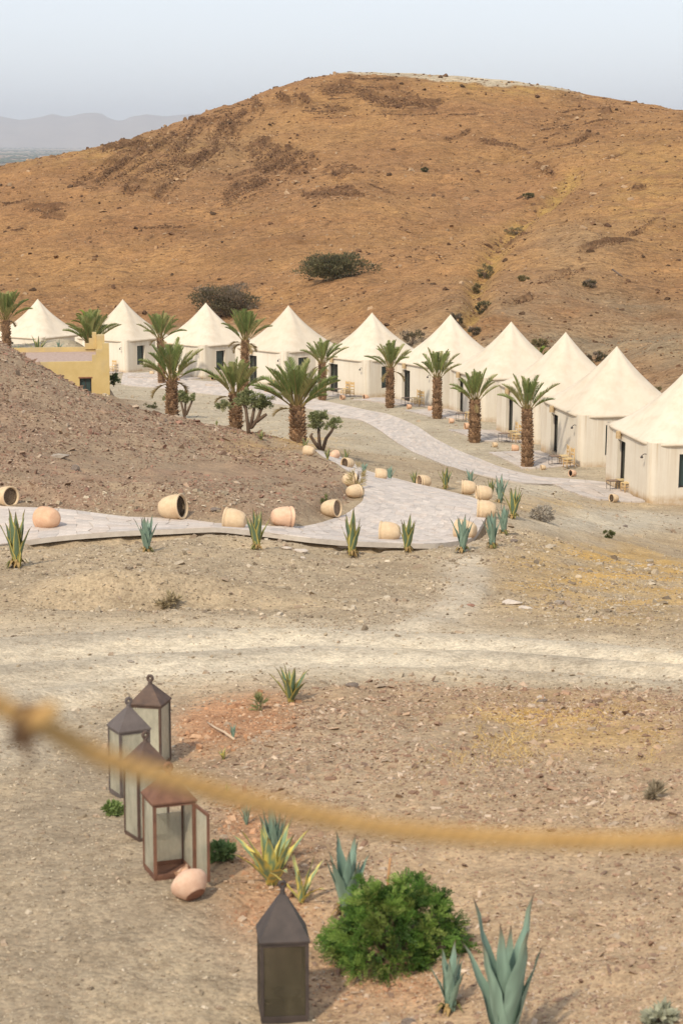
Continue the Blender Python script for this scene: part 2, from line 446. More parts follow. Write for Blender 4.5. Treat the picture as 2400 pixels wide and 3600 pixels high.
# every bench: a broken ridge with a hollow under it; faint repeats run beside the larger ones
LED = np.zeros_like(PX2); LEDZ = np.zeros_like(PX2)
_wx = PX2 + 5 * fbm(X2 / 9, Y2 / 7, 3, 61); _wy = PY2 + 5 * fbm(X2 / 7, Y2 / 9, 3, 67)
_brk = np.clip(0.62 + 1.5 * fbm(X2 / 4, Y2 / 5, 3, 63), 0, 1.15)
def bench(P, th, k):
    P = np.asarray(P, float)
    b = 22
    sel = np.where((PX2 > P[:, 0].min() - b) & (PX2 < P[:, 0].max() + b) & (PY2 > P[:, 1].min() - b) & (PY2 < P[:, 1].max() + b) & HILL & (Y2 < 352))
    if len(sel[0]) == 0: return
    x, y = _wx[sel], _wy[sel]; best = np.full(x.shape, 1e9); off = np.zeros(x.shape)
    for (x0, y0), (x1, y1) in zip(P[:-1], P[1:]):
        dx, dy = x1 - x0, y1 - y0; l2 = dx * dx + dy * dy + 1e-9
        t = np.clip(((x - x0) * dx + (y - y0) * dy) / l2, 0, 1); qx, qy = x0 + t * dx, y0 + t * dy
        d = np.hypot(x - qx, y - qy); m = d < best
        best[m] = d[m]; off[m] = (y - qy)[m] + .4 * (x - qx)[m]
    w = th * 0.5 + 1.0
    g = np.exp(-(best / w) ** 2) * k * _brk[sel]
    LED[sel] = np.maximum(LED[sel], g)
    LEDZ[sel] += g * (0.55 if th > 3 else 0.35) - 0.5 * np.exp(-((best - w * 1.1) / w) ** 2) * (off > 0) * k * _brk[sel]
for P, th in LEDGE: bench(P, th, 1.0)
_rg = np.random.default_rng(5)
PAR = []
for P, th in LEDGE[:26]:
    for s in (-1.9, -1, 1, 1.9):
        sh = np.array([s * _rg.uniform(6, 10), s * _rg.uniform(5, 9)]); bench(np.asarray(P, float) * 1.0 + sh, 1.8, _rg.uniform(.45, .95)); PAR.append((np.asarray(P, float) + sh, 1.6))
for q in range(60):      # small loose outcrops elsewhere
    cx_, cy_ = _rg.choice([_rg.uniform(0, 500), _rg.uniform(650, 1100), _rg.uniform(1150, 1560)]), _rg.uniform(190, 560)
    L_ = _rg.uniform(8, 30); a_ = _rg.normal(0.0, 0.25) + (-.35 if cx_ > 1200 else .0)
    bench([(cx_, cy_), (cx_ + L_ * math.cos(a_), cy_ + L_ * math.sin(a_))], _rg.uniform(1, 2.5), _rg.uniform(.3, .8))
Z2 += 0.95 * LEDZ * hillw
# hollows by the kerb and bank above the path
for hx, hy in ((300, 1242), (545, 1242), (130, 1250), (770, 1262), (1000, 1268), (860, 1262)):
    p = GB(hx, hy); Z2 -= 0.28 * np.exp(-((X2 - p.x) / 0.75) ** 2 - ((Y2 - p.y) / 0.8) ** 2)
bank = inpoly(PX2, PY2, [(60, 1120), (300, 1128), (560, 1150), (700, 1150), (775, 1120), (800, 1130), (740, 1180), (660, 1196), (500, 1190), (300, 1172), (100, 1150)]).astype(float) * near
Z2 += 0.3 * blur(bank, 3)
for hx, hy, hr in ((150, 1385, 1.6), (260, 1380, 1.8), (380, 1378, 1.6), (500, 1372, 1.0)):
    p = GB(hx, hy); Z2 += 0.22 * np.exp(-((X2 - p.x) / hr) ** 2 - ((Y2 - p.y - 0.9) / 0.9) ** 2) - 0.16 * np.exp(-((X2 - p.x) / hr) ** 2 - ((Y2 - p.y + 0.5) / 0.7) ** 2)
# the ground has washed away under the outer kerb
off_poly = ter_poly + np.array([0.0, -0.9])
M_off = inpoly(X2, Y2, off_poly).astype(float) * (1 - M_ter) * (PX2 > 70) * (PX2 < 1125) * (PY2 > 1200)
Z2 -= 0.55 * blur(M_off, 2) * np.clip(0.75 + 1.2 * fbm(X2 / 2.2, Y2 / 2.2, 2, 91), 0.1, 1.4)
# the paths are bedded a little below their stones
Z2 -= 0.03 * (M_ter + M_val)
H = make_lookup(Z2); G = make_cast(Z2)

# ------------------------------------------------------------------ materials
class NT:
    def __init__(s, name, rough=0.8, spec=0.3):
        s.m = bpy.data.materials.new(name); s.m.use_nodes = True
        s.t = s.m.node_tree; s.n = s.t.nodes; s.l = s.t.links
        s.b = s.n['Principled BSDF']; s.out = s.n['Material Output']
        s.b.inputs['Roughness'].default_value = rough
        s.b.inputs['Specular IOR Level'].default_value = spec
        s._co = None
    def node(s, t, **kw):
        n = s.n.new(t)
        for k, v in kw.items(): setattr(n, k, v)
        return n
    def coord(s, scale=(1, 1, 1), kind='Object'):
        if s._co is None: s._co = s.node('ShaderNodeTexCoord')
        mp = s.node('ShaderNodeMapping'); mp.inputs['Scale'].default_value = scale
        s.l.new(s._co.outputs[kind], mp.inputs['Vector'])
        return mp.outputs[0]
    def noise(s, scale, detail=4, rough=0.55, stretch=(1, 1, 1), kind='Object', dist=0.0):
        n = s.node('ShaderNodeTexNoise'); n.inputs['Scale'].default_value = scale
        n.inputs['Detail'].default_value = detail; n.inputs['Roughness'].default_value = rough; n.inputs['Distortion'].default_value = dist
        s.l.new(s.coord(stretch, kind), n.inputs['Vector'])
        return n.outputs['Fac']
    def voro(s, scale, stretch=(1, 1, 1), feature='F1', out='Distance', kind='Object'):
        n = s.node('ShaderNodeTexVoronoi', feature=feature); n.inputs['Scale'].default_value = scale
        s.l.new(s.coord(stretch, kind), n.inputs['Vector'])
        return n.outputs[out]
    def ramp(s, fac, stops):
        r = s.node('ShaderNodeValToRGB')
        e = r.color_ramp.elements
        while len(e) < len(stops): e.new(0.5)
        for i, (p, c) in enumerate(stops):
            e[i].position = p; e[i].color = (*c, 1) if hasattr(c, '__len__') else (c, c, c, 1)
        s.l.new(fac, r.inputs['Fac'])
        return r.outputs['Color']
    def mix(s, a, b, fac, mode='MIX'):
        m = s.node('ShaderNodeMix', data_type='RGBA', blend_type=mode)
        for k, v in ((6, a), (7, b), (0, fac)):
            if hasattr(v, 'is_linked'): s.l.new(v, m.inputs[k])
            elif hasattr(v, '__len__'): m.inputs[k].default_value = (*v, 1)
            else: m.inputs[k].default_value = v if k == 0 else (v, v, v, 1)
        return m.outputs[2]
    def mul(s, a, b):
        m = s.node('ShaderNodeMath', operation='MULTIPLY')
        for i, v in enumerate((a, b)):
            if hasattr(v, 'is_linked'): s.l.new(v, m.inputs[i])
            else: m.inputs[i].default_value = v
        return m.outputs[0]
    def addm(s, a, b):
        m = s.node('ShaderNodeMath', operation='ADD')
        for i, v in enumerate((a, b)):
            if hasattr(v, 'is_linked'): s.l.new(v, m.inputs[i])
            else: m.inputs[i].default_value = v
        return m.outputs[0]
    def attr(s, name='Col'):
        a = s.node('ShaderNodeAttribute'); a.attribute_name = name
        return a.outputs['Color']
    def base(s, c):
        if hasattr(c, 'is_linked'): s.l.new(c, s.b.inputs['Base Color'])
        else: s.b.inputs['Base Color'].default_value = (*c, 1)
        return s
    def bump(s, h, strength=0.4, dist=0.02):
        b = s.node('ShaderNodeBump'); b.inputs['Strength'].default_value = strength; b.inputs['Distance'].default_value = dist
        s.l.new(h, b.inputs['Height']); s.l.new(b.outputs[0], s.b.inputs['Normal'])
        return s
    def translucent(s, col, fac):
        t = s.node('ShaderNodeBsdfTranslucent'); mx = s.node('ShaderNodeMixShader'); mx.inputs[0].default_value = fac
        if hasattr(col, 'is_linked'): s.l.new(col, t.inputs[0])
        else: t.inputs[0].default_value = (*col, 1)
        s.l.new(s.b.outputs[0], mx.inputs[1]); s.l.new(t.outputs[0], mx.inputs[2]); s.l.new(mx.outputs[0], s.out.inputs[0])
        return s

def simple(name, c1, c2=None, scale=6, rough=0.8, spec=0.3, bump=0.3, bd=0.01, stretch=(1, 1, 1)):
    t = NT(name, rough, spec)
    n = t.noise(scale, 5, 0.6, stretch)
    t.base(t.ramp(n, [(0.32, c1), (0.68, c2 or c1)]))
    if bump: t.bump(n, bump, bd)
    return t.m

# soil: its own colours by place (attribute) with grit, pebbles and dust over it
def soil_mat(name, far):
    t = NT(name, 0.95, 0.12)
    c = t.attr()
    k = 0.22 if far else 1.0
    n1 = t.noise(0.45 * k, 6, 0.62)
    n2 = t.noise(3.5 * k, 5, 0.65)
    n3 = t.noise(22 * k, 4, 0.7)
    v = t.voro(16 * k, feature='F1', out='Color')
    vd = t.voro(16 * k)
    c = t.mix(c, t.ramp(n1, [(0.3, (0.74, 0.72, 0.70)), (0.5, (1, 1, 1)), (0.72, (1.22, 1.20, 1.14))]), 0.75, 'MULTIPLY')
    c = t.mix(c, t.ramp(n2, [(0.3, (0.70, 0.67, 0.64)), (0.52, (1, 1, 1)), (0.7, (1.25, 1.22, 1.18))]), 0.7, 'MULTIPLY')
    c = t.mix(c, t.ramp(n3, [(0.3, (0.62, 0.58, 0.55)), (0.5, (1, 1, 1)), (0.7, (1.35, 1.33, 1.3))]), 0.75, 'MULTIPLY')
    bw = t.node('ShaderNodeRGBToBW'); t.l.new(v, bw.inputs[0])
    c = t.mix(c, t.ramp(bw.outputs[0], [(0.15, (0.66, 0.60, 0.57)), (0.4, (1, 1, 1)), (0.8, (1.25, 1.2, 1.18))]), 0.4, 'MULTIPLY')
    if far:
        s1 = t.noise(1.5, 3, 0.7, (0.5, 1.3, 1.6)); s2 = t.noise(0.16, 3, 0.6, (0.6, 1.4, 1))
        k = t.mul(t.ramp(s1, [(0.51, 0.0), (0.60, 1.0)]), t.ramp(s2, [(0.38, 0.25), (0.6, 0.9)]))
        c = t.mix(c, (0.12, 0.066, 0.034), t.mul(k, 0.7))
        s3 = t.noise(2.6, 2, 0.6, (0.6, 1.2, 1.4))
        c = t.mix(c, (0.47, 0.33, 0.18), t.mul(t.ramp(s3, [(0.66, 0.0), (0.74, 1.0)]), 0.7))
    t.base(c)
    h = t.addm(t.addm(t.mul(n2, 0.6), t.mul(n3, 0.5)), t.mul(vd, -0.4))
    t.bump(h, 0.65 if not far else 0.8, 0.05 if not far else 0.4)
    return t.m
M_SOIL = soil_mat('soil', False)
M_HILL = soil_mat('hill_soil', True)

# ------------------------------------------------------------------ soil colours by place
def C3(r, g, b): return np.array([r, g, b])
def lerp(c, to, w): return c * (1 - w[..., None]) + np.asarray(to) * w[..., None]
n_a = fbm(X2 / 6, Y2 / 6, 4, 101); n_b = fbm(X2 / 1.5, Y2 / 2.0, 3, 107); n_c = fbm(X2 / 20, Y2 / 24, 3, 119)
colr = np.ones(X2.shape + (3,)) * C3(0.375, 0.292, 0.192)
colr = lerp(colr, (0.42, 0.36, 0.265), np.clip(flat_valley + 0.2 * n_a, 0, 1) * (1 - hillw))
colr = lerp(colr, (0.33, 0.262, 0.18), 1 - sstep(24, 31, Y2))
colr = lerp(colr, (0.295, 0.215, 0.142), M_mound * np.clip(0.9 + 0.5 * n_a, 0, 1))
colr = lerp(colr, (0.285, 0.175, 0.12), M_mound * np.clip(0.15 + 0.9 * n_b, 0, 1) * 0.7)
colr = lerp(colr, (0.39, 0.278, 0.172), M_near * np.clip(0.85 + 0.6 * n_a, 0, 1))
straw = (0.50, 0.31, 0.095)
w = (blob(1400, 1330, 230, 75) * 1.15 + blob(1190, 1690, 150, 70) * 1.0 + blob(1330, 1640, 160, 40) * .4 + blob(1300, 1150, 200, 30) * .5 + blob(640, 1010, 130, 40) * .6 + blob(1480, 1720, 120, 60) * .4)
colr = lerp(colr, straw, np.clip(w * (0.55 + 1.5 * n_b + 0.6 * n_a), 0, 0.85) * near)
red = (0.46, 0.25, 0.135)
w = blob(560, 1640, 110, 60) + blob(620, 1960, 90, 110) * .8 + blob(620, 2110, 120, 60) * .7 + blob(900, 2250, 190, 60) * .7 + blob(560, 1880, 60, 70) * .6
w = w + blob(470, 1670, 80, 60) * .8 + blob(800, 2200, 150, 70) * .6
M_red = np.clip(w * (0.8 + 0.9 * n_b), 0, 0.88) * (Y2 < 32)
colr = lerp(colr, red, M_red)
colr = lerp(colr, (0.585, 0.505, 0.38), np.clip(M_trk * (0.85 + 0.5 * n_a), 0, 1))
colr = lerp(colr, (0.40, 0.345, 0.265), np.clip(M_trk * sstep(0.0, 0.9, rut + 0.5 * n_b) * 0.6, 0, 1))
colr = lerp(colr, (0.50, 0.42, 0.315), np.clip(blob(1060, 1320, 55, 70) + blob(960, 1400, 120, 40) * .6, 0, .8) * near)
colr = lerp(colr, (0.49, 0.43, 0.33), np.clip(blob(1420, 1195, 220, 28) + blob(1250, 1120, 120, 25), 0, .8) * near)
colr = lerp(colr, (0.30, 0.22, 0.145), np.clip(blob(250, 890, 90, 70) * 1.4, 0, 1) * (Y2 > 98) * (Y2 < 150))
# hill
hc = np.ones_like(colr) * C3(0.325, 0.178, 0.082)
hc = lerp(hc, (0.37, 0.21, 0.088), np.clip(0.45 + 1.1 * n_c + 0.8 * n_a, 0, 1) * 0.8)
hc = lerp(hc, (0.285, 0.15, 0.068), np.clip(0.1 + 1.2 * fbm(X2 / 9, Y2 / 4, 3, 131), 0, 1) * 0.8)
g = np.clip(blob(1250, 740, 200, 75) + blob(1500, 800, 160, 80) * .9 + blob(1330, 560, 110, 60) * .4 + blob(480, 350, 150, 60) * .3, 0, 1)
hc = lerp(hc, (0.285, 0.22, 0.14), np.clip(g * (0.75 + 1.0 * n_a), 0, 0.9))
hc = lerp(hc, (0.42, 0.265, 0.085), np.clip((M_gul * 1.0 + blob(1150, 195, 150, 22) * 0.8 + blob(250, 345, 240, 40) * .5 + blob(1500, 430, 130, 130) * .4) * (0.6 + 1.2 * n_b), 0, 0.85))
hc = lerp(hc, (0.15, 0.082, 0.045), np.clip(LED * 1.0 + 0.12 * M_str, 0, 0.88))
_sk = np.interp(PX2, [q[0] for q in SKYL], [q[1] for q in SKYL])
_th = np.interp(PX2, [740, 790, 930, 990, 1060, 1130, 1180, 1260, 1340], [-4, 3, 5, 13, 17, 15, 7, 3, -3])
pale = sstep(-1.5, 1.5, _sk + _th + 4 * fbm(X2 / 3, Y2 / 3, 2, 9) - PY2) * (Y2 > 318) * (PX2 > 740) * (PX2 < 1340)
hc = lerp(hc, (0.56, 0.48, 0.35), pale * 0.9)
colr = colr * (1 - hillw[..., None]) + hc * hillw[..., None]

# ------------------------------------------------------------------ ground and hill meshes (one height field, cut at the foot of the hill)
nr, nc = X2.shape
VG = np.stack([X2, Y2, Z2], -1).reshape(-1, 3)
idx = np.arange(nr * nc).reshape(nr, nc)
quads = np.stack([idx[:-1, :-1], idx[:-1, 1:], idx[1:, 1:], idx[1:, :-1]], -1).reshape(-1, 4)
isH = HILL[:-1, :-1].ravel()
def sub(q):
    u, inv = np.unique(q, return_inverse=True)
    return VG[u], inv.reshape(-1, 4), colr.reshape(-1, 3)[u]
v_, f_, c_ = sub(quads[~isH])
tag(link('ground', npmesh('ground', v_, f_, c_, True), M_SOIL), kind='structure')
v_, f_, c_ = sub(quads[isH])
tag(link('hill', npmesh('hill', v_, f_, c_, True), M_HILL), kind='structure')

# ------------------------------------------------------------------ far plain, its woods, mountains, air
PZ = CAMZ - 75.0
yl = np.exp(np.linspace(math.log(450), math.log(31000), 120)); tl = np.linspace(-0.62, 0.62, 60)
tt, yy = np.meshgrid(tl, yl)
V_ = np.stack([tt * yy, yy, np.full_like(yy, PZ)], -1).reshape(-1, 3)
ii = np.arange(V_.shape[0]).reshape(yy.shape)
Q_ = np.stack([ii[:-1, :-1], ii[:-1, 1:], ii[1:, 1:], ii[1:, :-1]], -1).reshape(-1, 4)
t = NT('plain_soil', 1.0, 0.05)
n1 = t.noise(0.0011, 3, 0.5, (0.35, 1, 1)); n2 = t.noise(0.0030, 4, 0.6, (0.3, 1, 1))
c = t.ramp(n1, [(0.40, (0.25, 0.17, 0.12)), (0.5, (0.38, 0.27, 0.19)), (0.6, (0.44, 0.34, 0.24))])
c = t.mix(c, (0.085, 0.105, 0.07), t.ramp(n2, [(0.5, 0.0), (0.56, 1.0)]))
t.base(c)
tag(link('plain', npmesh('plain', V_, Q_), t.m), kind='structure')
# woods and orchards on the plain, too far to part
OCT = np.array([(1, 0, .3), (0, 1, .3), (-1, 0, .3), (0, -1, .3), (0, 0, 1), (0, 0, -.2)]); OF = np.array([(0, 1, 4), (1, 2, 4), (2, 3, 4), (3, 0, 4), (1, 0, 5), (2, 1, 5), (3, 2, 5), (0, 3, 5)])
N = 4200
py_ = RNG.choice([388, 372, 356, 347, 341, 364, 393], N, p=[.30, .16, .10, .12, .10, .08, .14]) + RNG.normal(0, 1.3, N)
yy = 75 / np.tan(np.arctan((py_ - CY) / F) + PITCH); xx = yy * RNG.uniform(-0.2, -0.04, N)
ok = fbm(xx / 900, yy / 2500, 2, 5) > -0.12
xx, yy = xx[ok], yy[ok]; s_ = RNG.uniform(4, 10, len(xx))
V_ = (OCT[None] * np.stack([s_ * 2.2, s_ * 2.2, s_], -1)[:, None] + np.stack([xx, yy, np.full(len(xx), PZ)], -1)[:, None]).reshape(-1, 3)
Q_ = (OF[None] + (np.arange(len(xx)) * 6)[:, None, None]).reshape(-1, 3)
tag(link('distant_woods', npmesh('distant_woods', V_, Q_), simple('far_wood', (0.05, 0.07, 0.045), (0.09, 0.1, 0.06), 0.01, bump=0)), kind='stuff')
# mountains on the skyline
mx = np.linspace(-0.62, 0.62, 500)
prof = [(-2300, 285), (-1300, 262), (-600, 272), (-200, 262), (-60, 266), (0, 264), (60, 274), (100, 270), (130, 262), (165, 267), (200, 260), (240, 258), (262, 272), (285, 277), (310, 268), (345, 264), (390, 268), (430, 264), (470, 259), (520, 262), (700, 250), (1000, 262), (1600, 256), (2500, 270), (3600, 285)]
mpx = CX + mx * F
mh = np.interp(mpx, [p[0] for p in prof], [p[1] for p in prof]) + 3.5 * fbm(mx * 130, mx * 0, 4, 3)
rows = []
YM = 27000.0
for q, hh in ((0, 0.0), (900, 0.28), (1900, 0.62), (3000, 1.0), (4000, 0.5)):
    dz = rayd(mpx, mh)[1] * (YM + 3000); top = CAMZ + dz
    z = PZ + (top - PZ) * hh * (1 + (0.22 * fbm(mx * 90 + q, mx * 0 + q, 3, 8) if 0 < hh < 1 else 0))
    rows.append(np.stack([mx * (YM + q), np.full_like(mx, YM + q), z - (2 if hh == 0 else 0)], -1))
V_ = np.concatenate(rows); ii = np.arange(len(V_)).reshape(len(rows), -1)
Q_ = np.stack([ii[:-1, :-1], ii[:-1, 1:], ii[1:, 1:], ii[1:, :-1]], -1).reshape(-1, 4)
tag(link('mountains', npmesh('mountains', V_, Q_, None, True), simple('mountain_rock', (0.22, 0.16, 0.13), (0.3, 0.23, 0.18), 0.002, bump=0)), kind='structure')
# air: pale dust haze
b = MB(); b.box(-21000, 21000, -1500, 33000, PZ - 4, 460)
hz = b.build('haze', None)
hm = bpy.data.materials.new('haze_air'); hm.use_nodes = True
nt = hm.node_tree; nt.nodes.clear()
pv = nt.nodes.new('ShaderNodeVolumePrincipled'); ho = nt.nodes.new('ShaderNodeOutputMaterial')
pv.inputs['Color'].default_value = (0.72, 0.78, 0.87, 1); pv.inputs['Density'].default_value = 0.52e-4; pv.inputs['Anisotropy'].default_value = 0.15
nt.links.new(pv.outputs[0], ho.inputs['Volume'])
hz.data.materials.append(hm)
tag(hz, kind='stuff')

# ------------------------------------------------------------------ paved paths: bed with a kerb edge, stones laid on it
M_STONE = NT('slate_paving', 0.85, 0.25)
_a = M_STONE.attr(); _n = M_STONE.noise(3.0, 5, 0.65, (1, 1, 1)); _n2 = M_STONE.noise(26, 4, 0.6)
_c1 = M_STONE.mix(_a, M_STONE.ramp(_n, [(0.3, (0.8, 0.78, 0.76)), (0.7, (1.12, 1.1, 1.08))]), 0.8, 'MULTIPLY')
_c1 = M_STONE.mix(_c1, M_STONE.ramp(_n2, [(0.3, (0.85, 0.84, 0.83)), (0.7, (1.1, 1.1, 1.1))]), 0.8, 'MULTIPLY')
M_STONE.base(_c1).bump(_n2, 0.4, 0.01)
M_STONE = M_STONE.m
M_BED = simple('path_mortar', (0.46, 0.40, 0.34), (0.56, 0.50, 0.43), 5, 0.95, 0.1, 0.5, 0.02)
STONE_COL = np.array([1.15, 1.14, 1.10]) * np.array([(0.50, 0.445, 0.41), (0.47, 0.42, 0.39), (0.52, 0.46, 0.42), (0.49, 0.435, 0.405), (0.45, 0.405, 0.38), (0.51, 0.44, 0.395)])

def bed(name, A_, B_, lift, skirt):
    m = len(A_); K = 25
    rows = []
    for k in range(K):
        w = k / (K - 1); P = A_ * (1 - w) + B_ * w
        rows.append(np.stack([P[:, 0], P[:, 1], HB(P[:, 0], P[:, 1]) + lift], -1))
    # kerb faces on both sides
    e1 = rows[-1].copy(); e1[:, 2] -= 0.12
    ins = (A_ - B_); ins = ins / np.linalg.norm(ins, axis=1)[:, None] * 0.28
    e2 = e1.copy(); e2[:, :2] += ins
    dB = e2.copy(); dB[:, 2] -= skirt; dA = rows[0].copy(); dA[:, 2] -= 0.15
    rows = [dA] + rows + ([e1, e2, dB] if skirt > .2 else [e1])
    V_ = np.concatenate(rows); ii = np.arange(len(V_)).reshape(len(rows), m)
    Q_ = np.stack([ii[:-1, :-1], ii[:-1, 1:], ii[1:, 1:], ii[1:, :-1]], -1).reshape(-1, 4)
    o = link(name, npmesh(name, V_, Q_), M_BED); tag(o, kind='structure')
    return o

def stone_geo(P4, h, rng):
    """P4: four corners (x, y, z) -> an uneven slab, top edges broken"""
    c = P4.mean(0); out = P4 + (c - P4) * 0.015; top = P4 + (c - P4) * rng.uniform(0.03, 0.06)
    top = top + np.stack([rng.normal(0, 0.006, 4), rng.normal(0, 0.006, 4), h + rng.normal(0, 0.0015, 4)], -1)
    mid = out + np.array([0, 0, h * 0.6]); low = out - np.array([0, 0, 0.02])
    return np.concatenate([low, mid, top])
SF = np.array([(0, 1, 5, 4), (1, 2, 6, 5), (2, 3, 7, 6), (3, 0, 4, 7), (4, 5, 9, 8), (5, 6, 10, 9), (6, 7, 11, 10), (7, 4, 8, 11), (8, 9, 10, 11)])

def lay_stones(parent, A_, B_, lift, size, n_parts, seed, uv=None):
    rng = np.random.default_rng(seed)
    mid = (A_ + B_) / 2; s = np.concatenate([[0], np.cumsum(np.linalg.norm(np.diff(mid, axis=0), axis=1))])
    def at(v, u):
        if isinstance(v, tuple):      # a joint between two courses wanders a little
            v = v[0] + v[1] * (math.sin(u * 17 + v[0] * 9.1) * .5 + math.sin(u * 31 + v[0] * 5.3) * .5)
        a = np.array([np.interp(v, s, A_[:, k]) for k in (0, 1)]); b2 = np.array([np.interp(v, s, B_[:, k]) for k in (0, 1)])
        return a * (1 - u) + b2 * u
    st = []
    v = 0.0
    while v < s[-1] - 0.3:
        dv = rng.uniform(0.75, 1.25) * size; v1 = min(v + dv, s[-1])
        wdt = np.linalg.norm(at((v + v1) / 2, 1) - at((v + v1) / 2, 0)); nn = max(2, int(round(wdt / size)))
        cut = np.concatenate([[0.0], (np.arange(1, nn) + rng.uniform(-0.25, 0.25, nn - 1)) / nn, [1.0]])
        cut2 = np.clip(cut + np.concatenate([[0], rng.normal(0, 0.14 / nn, nn - 1), [0]]), 0, 1)
        for q in range(nn):
            P = [at((v, .2 * size), cut[q]), at((v1, .2 * size), cut2[q]), at((v1, .2 * size), cut2[q + 1]), at((v, .2 * size), cut[q + 1])]
            st.append(np.array(P))
        v = v1
    P4 = np.array(st)
    z = HB(P4[..., 0], P4[..., 1]) + lift + 0.002
    P4 = np.concatenate([P4, z[..., None]], -1)
    # consistent winding (upwards)
    ar = (P4[:, 1, 0] - P4[:, 0, 0]) * (P4[:, 2, 1] - P4[:, 0, 1]) - (P4[:, 1, 1] - P4[:, 0, 1]) * (P4[:, 2, 0] - P4[:, 0, 0])
    P4[ar < 0] = P4[ar < 0][:, ::-1]
    px_, py_ = proj(P4[..., 0].mean(1), P4[..., 1].mean(1), P4[..., 2].mean(1))
    inv = (px_ > -40) & (px_ < 1610)
    order = np.argsort(np.where(inv, P4[..., 1].mean(1), 1e6))
    big = set(order[:n_parts].tolist())
    restV, restC = [], []
    for i in range(len(P4)):
        g_ = stone_geo(P4[i], rng.uniform(0.004, 0.010), rng)
        col = STONE_COL[rng.integers(len(STONE_COL))] * rng.uniform(0.9, 1.08)
        if i in big:
            c = g_.mean(0)
            link('paving_stone', npmesh('paving_stone', g_ - c, SF, np.repeat(col[None], 12, 0)), M_STONE, parent, loc=c)
        else:
            restV.append(g_); restC.append(np.repeat(col[None], 12, 0))
    if restV:
        m = len(restV)
        F_ = (SF[None] + (np.arange(m) * 12)[:, None, None]).reshape(-1, 4)
        tag(link('paving', npmesh('paving', np.concatenate(restV), F_, np.concatenate(restC)), M_STONE, parent), kind='stuff')

pb = bed('terrace_path', terA, terB, 0.022, 0.42)
lay_stones(pb, terA, terB, 0.03, 0.5, 300, 5)
pb = bed('valley_path', valA, valB, 0.022, 0.12)
lay_stones(pb, valA, valB, 0.03, 0.62, 0, 6)

# ------------------------------------------------------------------ tents
def cloth(name, c1, c2, stain, rough=0.85):
    t = NT(name, rough, 0.2)
    n = t.noise(1.1, 5, 0.6)
    base = t.ramp(n, [(0.3, c1), (0.7, c2)])
    if stain:
        st = t.noise(5.5, 4, 0.7, (1, 1, 0.04))
        st2 = t.noise(0.9, 2, 0.5, (1, 1, 0.25))
        sep = t.node('ShaderNodeSeparateXYZ'); t.l.new(t.coord(), sep.inputs[0])
        top = t.ramp(t.mul(sep.outputs['Z'], 1 / 2.65), [(0.0, 0.9), (0.05, 0.55), (0.2, 0.22), (0.6, 0.34), (1.0, 0.8)])
        k = t.mul(t.mul(t.ramp(st, [(0.47, 0), (0.68, 1)]), top), t.ramp(st2, [(0.32, 0.35), (0.58, 1)]))
        base = t.mix(base, (0.45, 0.31, 0.17), k)
        ft = t.mul(t.ramp(t.mul(sep.outputs['Z'], 1 / 2.65), [(0.0, 1.0), (0.06, 0.5), (0.11, 0.0)]), t.ramp(t.noise(2.5, 4, 0.6), [(0.3, 0.15), (0.65, 0.95)]))
        base = t.mix(base, (0.42, 0.27, 0.13), ft)
    oi = t.node('ShaderNodeObjectInfo')
    base = t.mix(base, t.ramp(oi.outputs['Random'], [(0, (0.93, 0.92, 0.90)), (1, (1.04, 1.04, 1.03))]), 1.0, 'MULTIPLY')
    if not stain:        # dust washed down the canvas
        du = t.noise(2.2, 4, 0.65, (1, 1, 0.35)); base = t.mix(base, (0.46, 0.35, 0.23), t.mul(t.ramp(du, [(0.45, 0), (0.75, 1)]), 0.35))
    t.base(base)
    t.bump(t.noise(9, 4, 0.6), 0.12, 0.02)
    return t.m
M_ROOF = cloth('tent_roof_canvas', (0.62, 0.53, 0.415), (0.67, 0.58, 0.465), False)
M_WALL = cloth('tent_wall_plaster', (0.68, 0.61, 0.505), (0.74, 0.67, 0.565), True)
M_FRAME = simple('dark_frame', (0.03, 0.022, 0.022), (0.05, 0.035, 0.03), 9, 0.5, 0.4, 0.1)
_t = NT('window_glass', 0.08, 0.5); _t.base((0.035, 0.06, 0.06)); M_GLASS = _t.m
M_CURT = simple('curtain', (0.30, 0.31, 0.22), (0.45, 0.44, 0.33), 3, 0.9, 0.1, 0.3, 0.03, (6, 6, 0.3))
M_TAN = simple('tan_lamp_shade', (0.42, 0.29, 0.15), (0.52, 0.38, 0.22), 8, 0.7)
M_METAL = simple('black_metal', (0.04, 0.034, 0.032), (0.07, 0.055, 0.05), 14, 0.6, 0.4, 0.1)
M_SLAB = simple('patio_stone', (0.36, 0.32, 0.28), (0.47, 0.43, 0.385), 2.2, 0.9, 0.15, 0.5, 0.02)
WH = 2.65; A_H = TLEN / 2

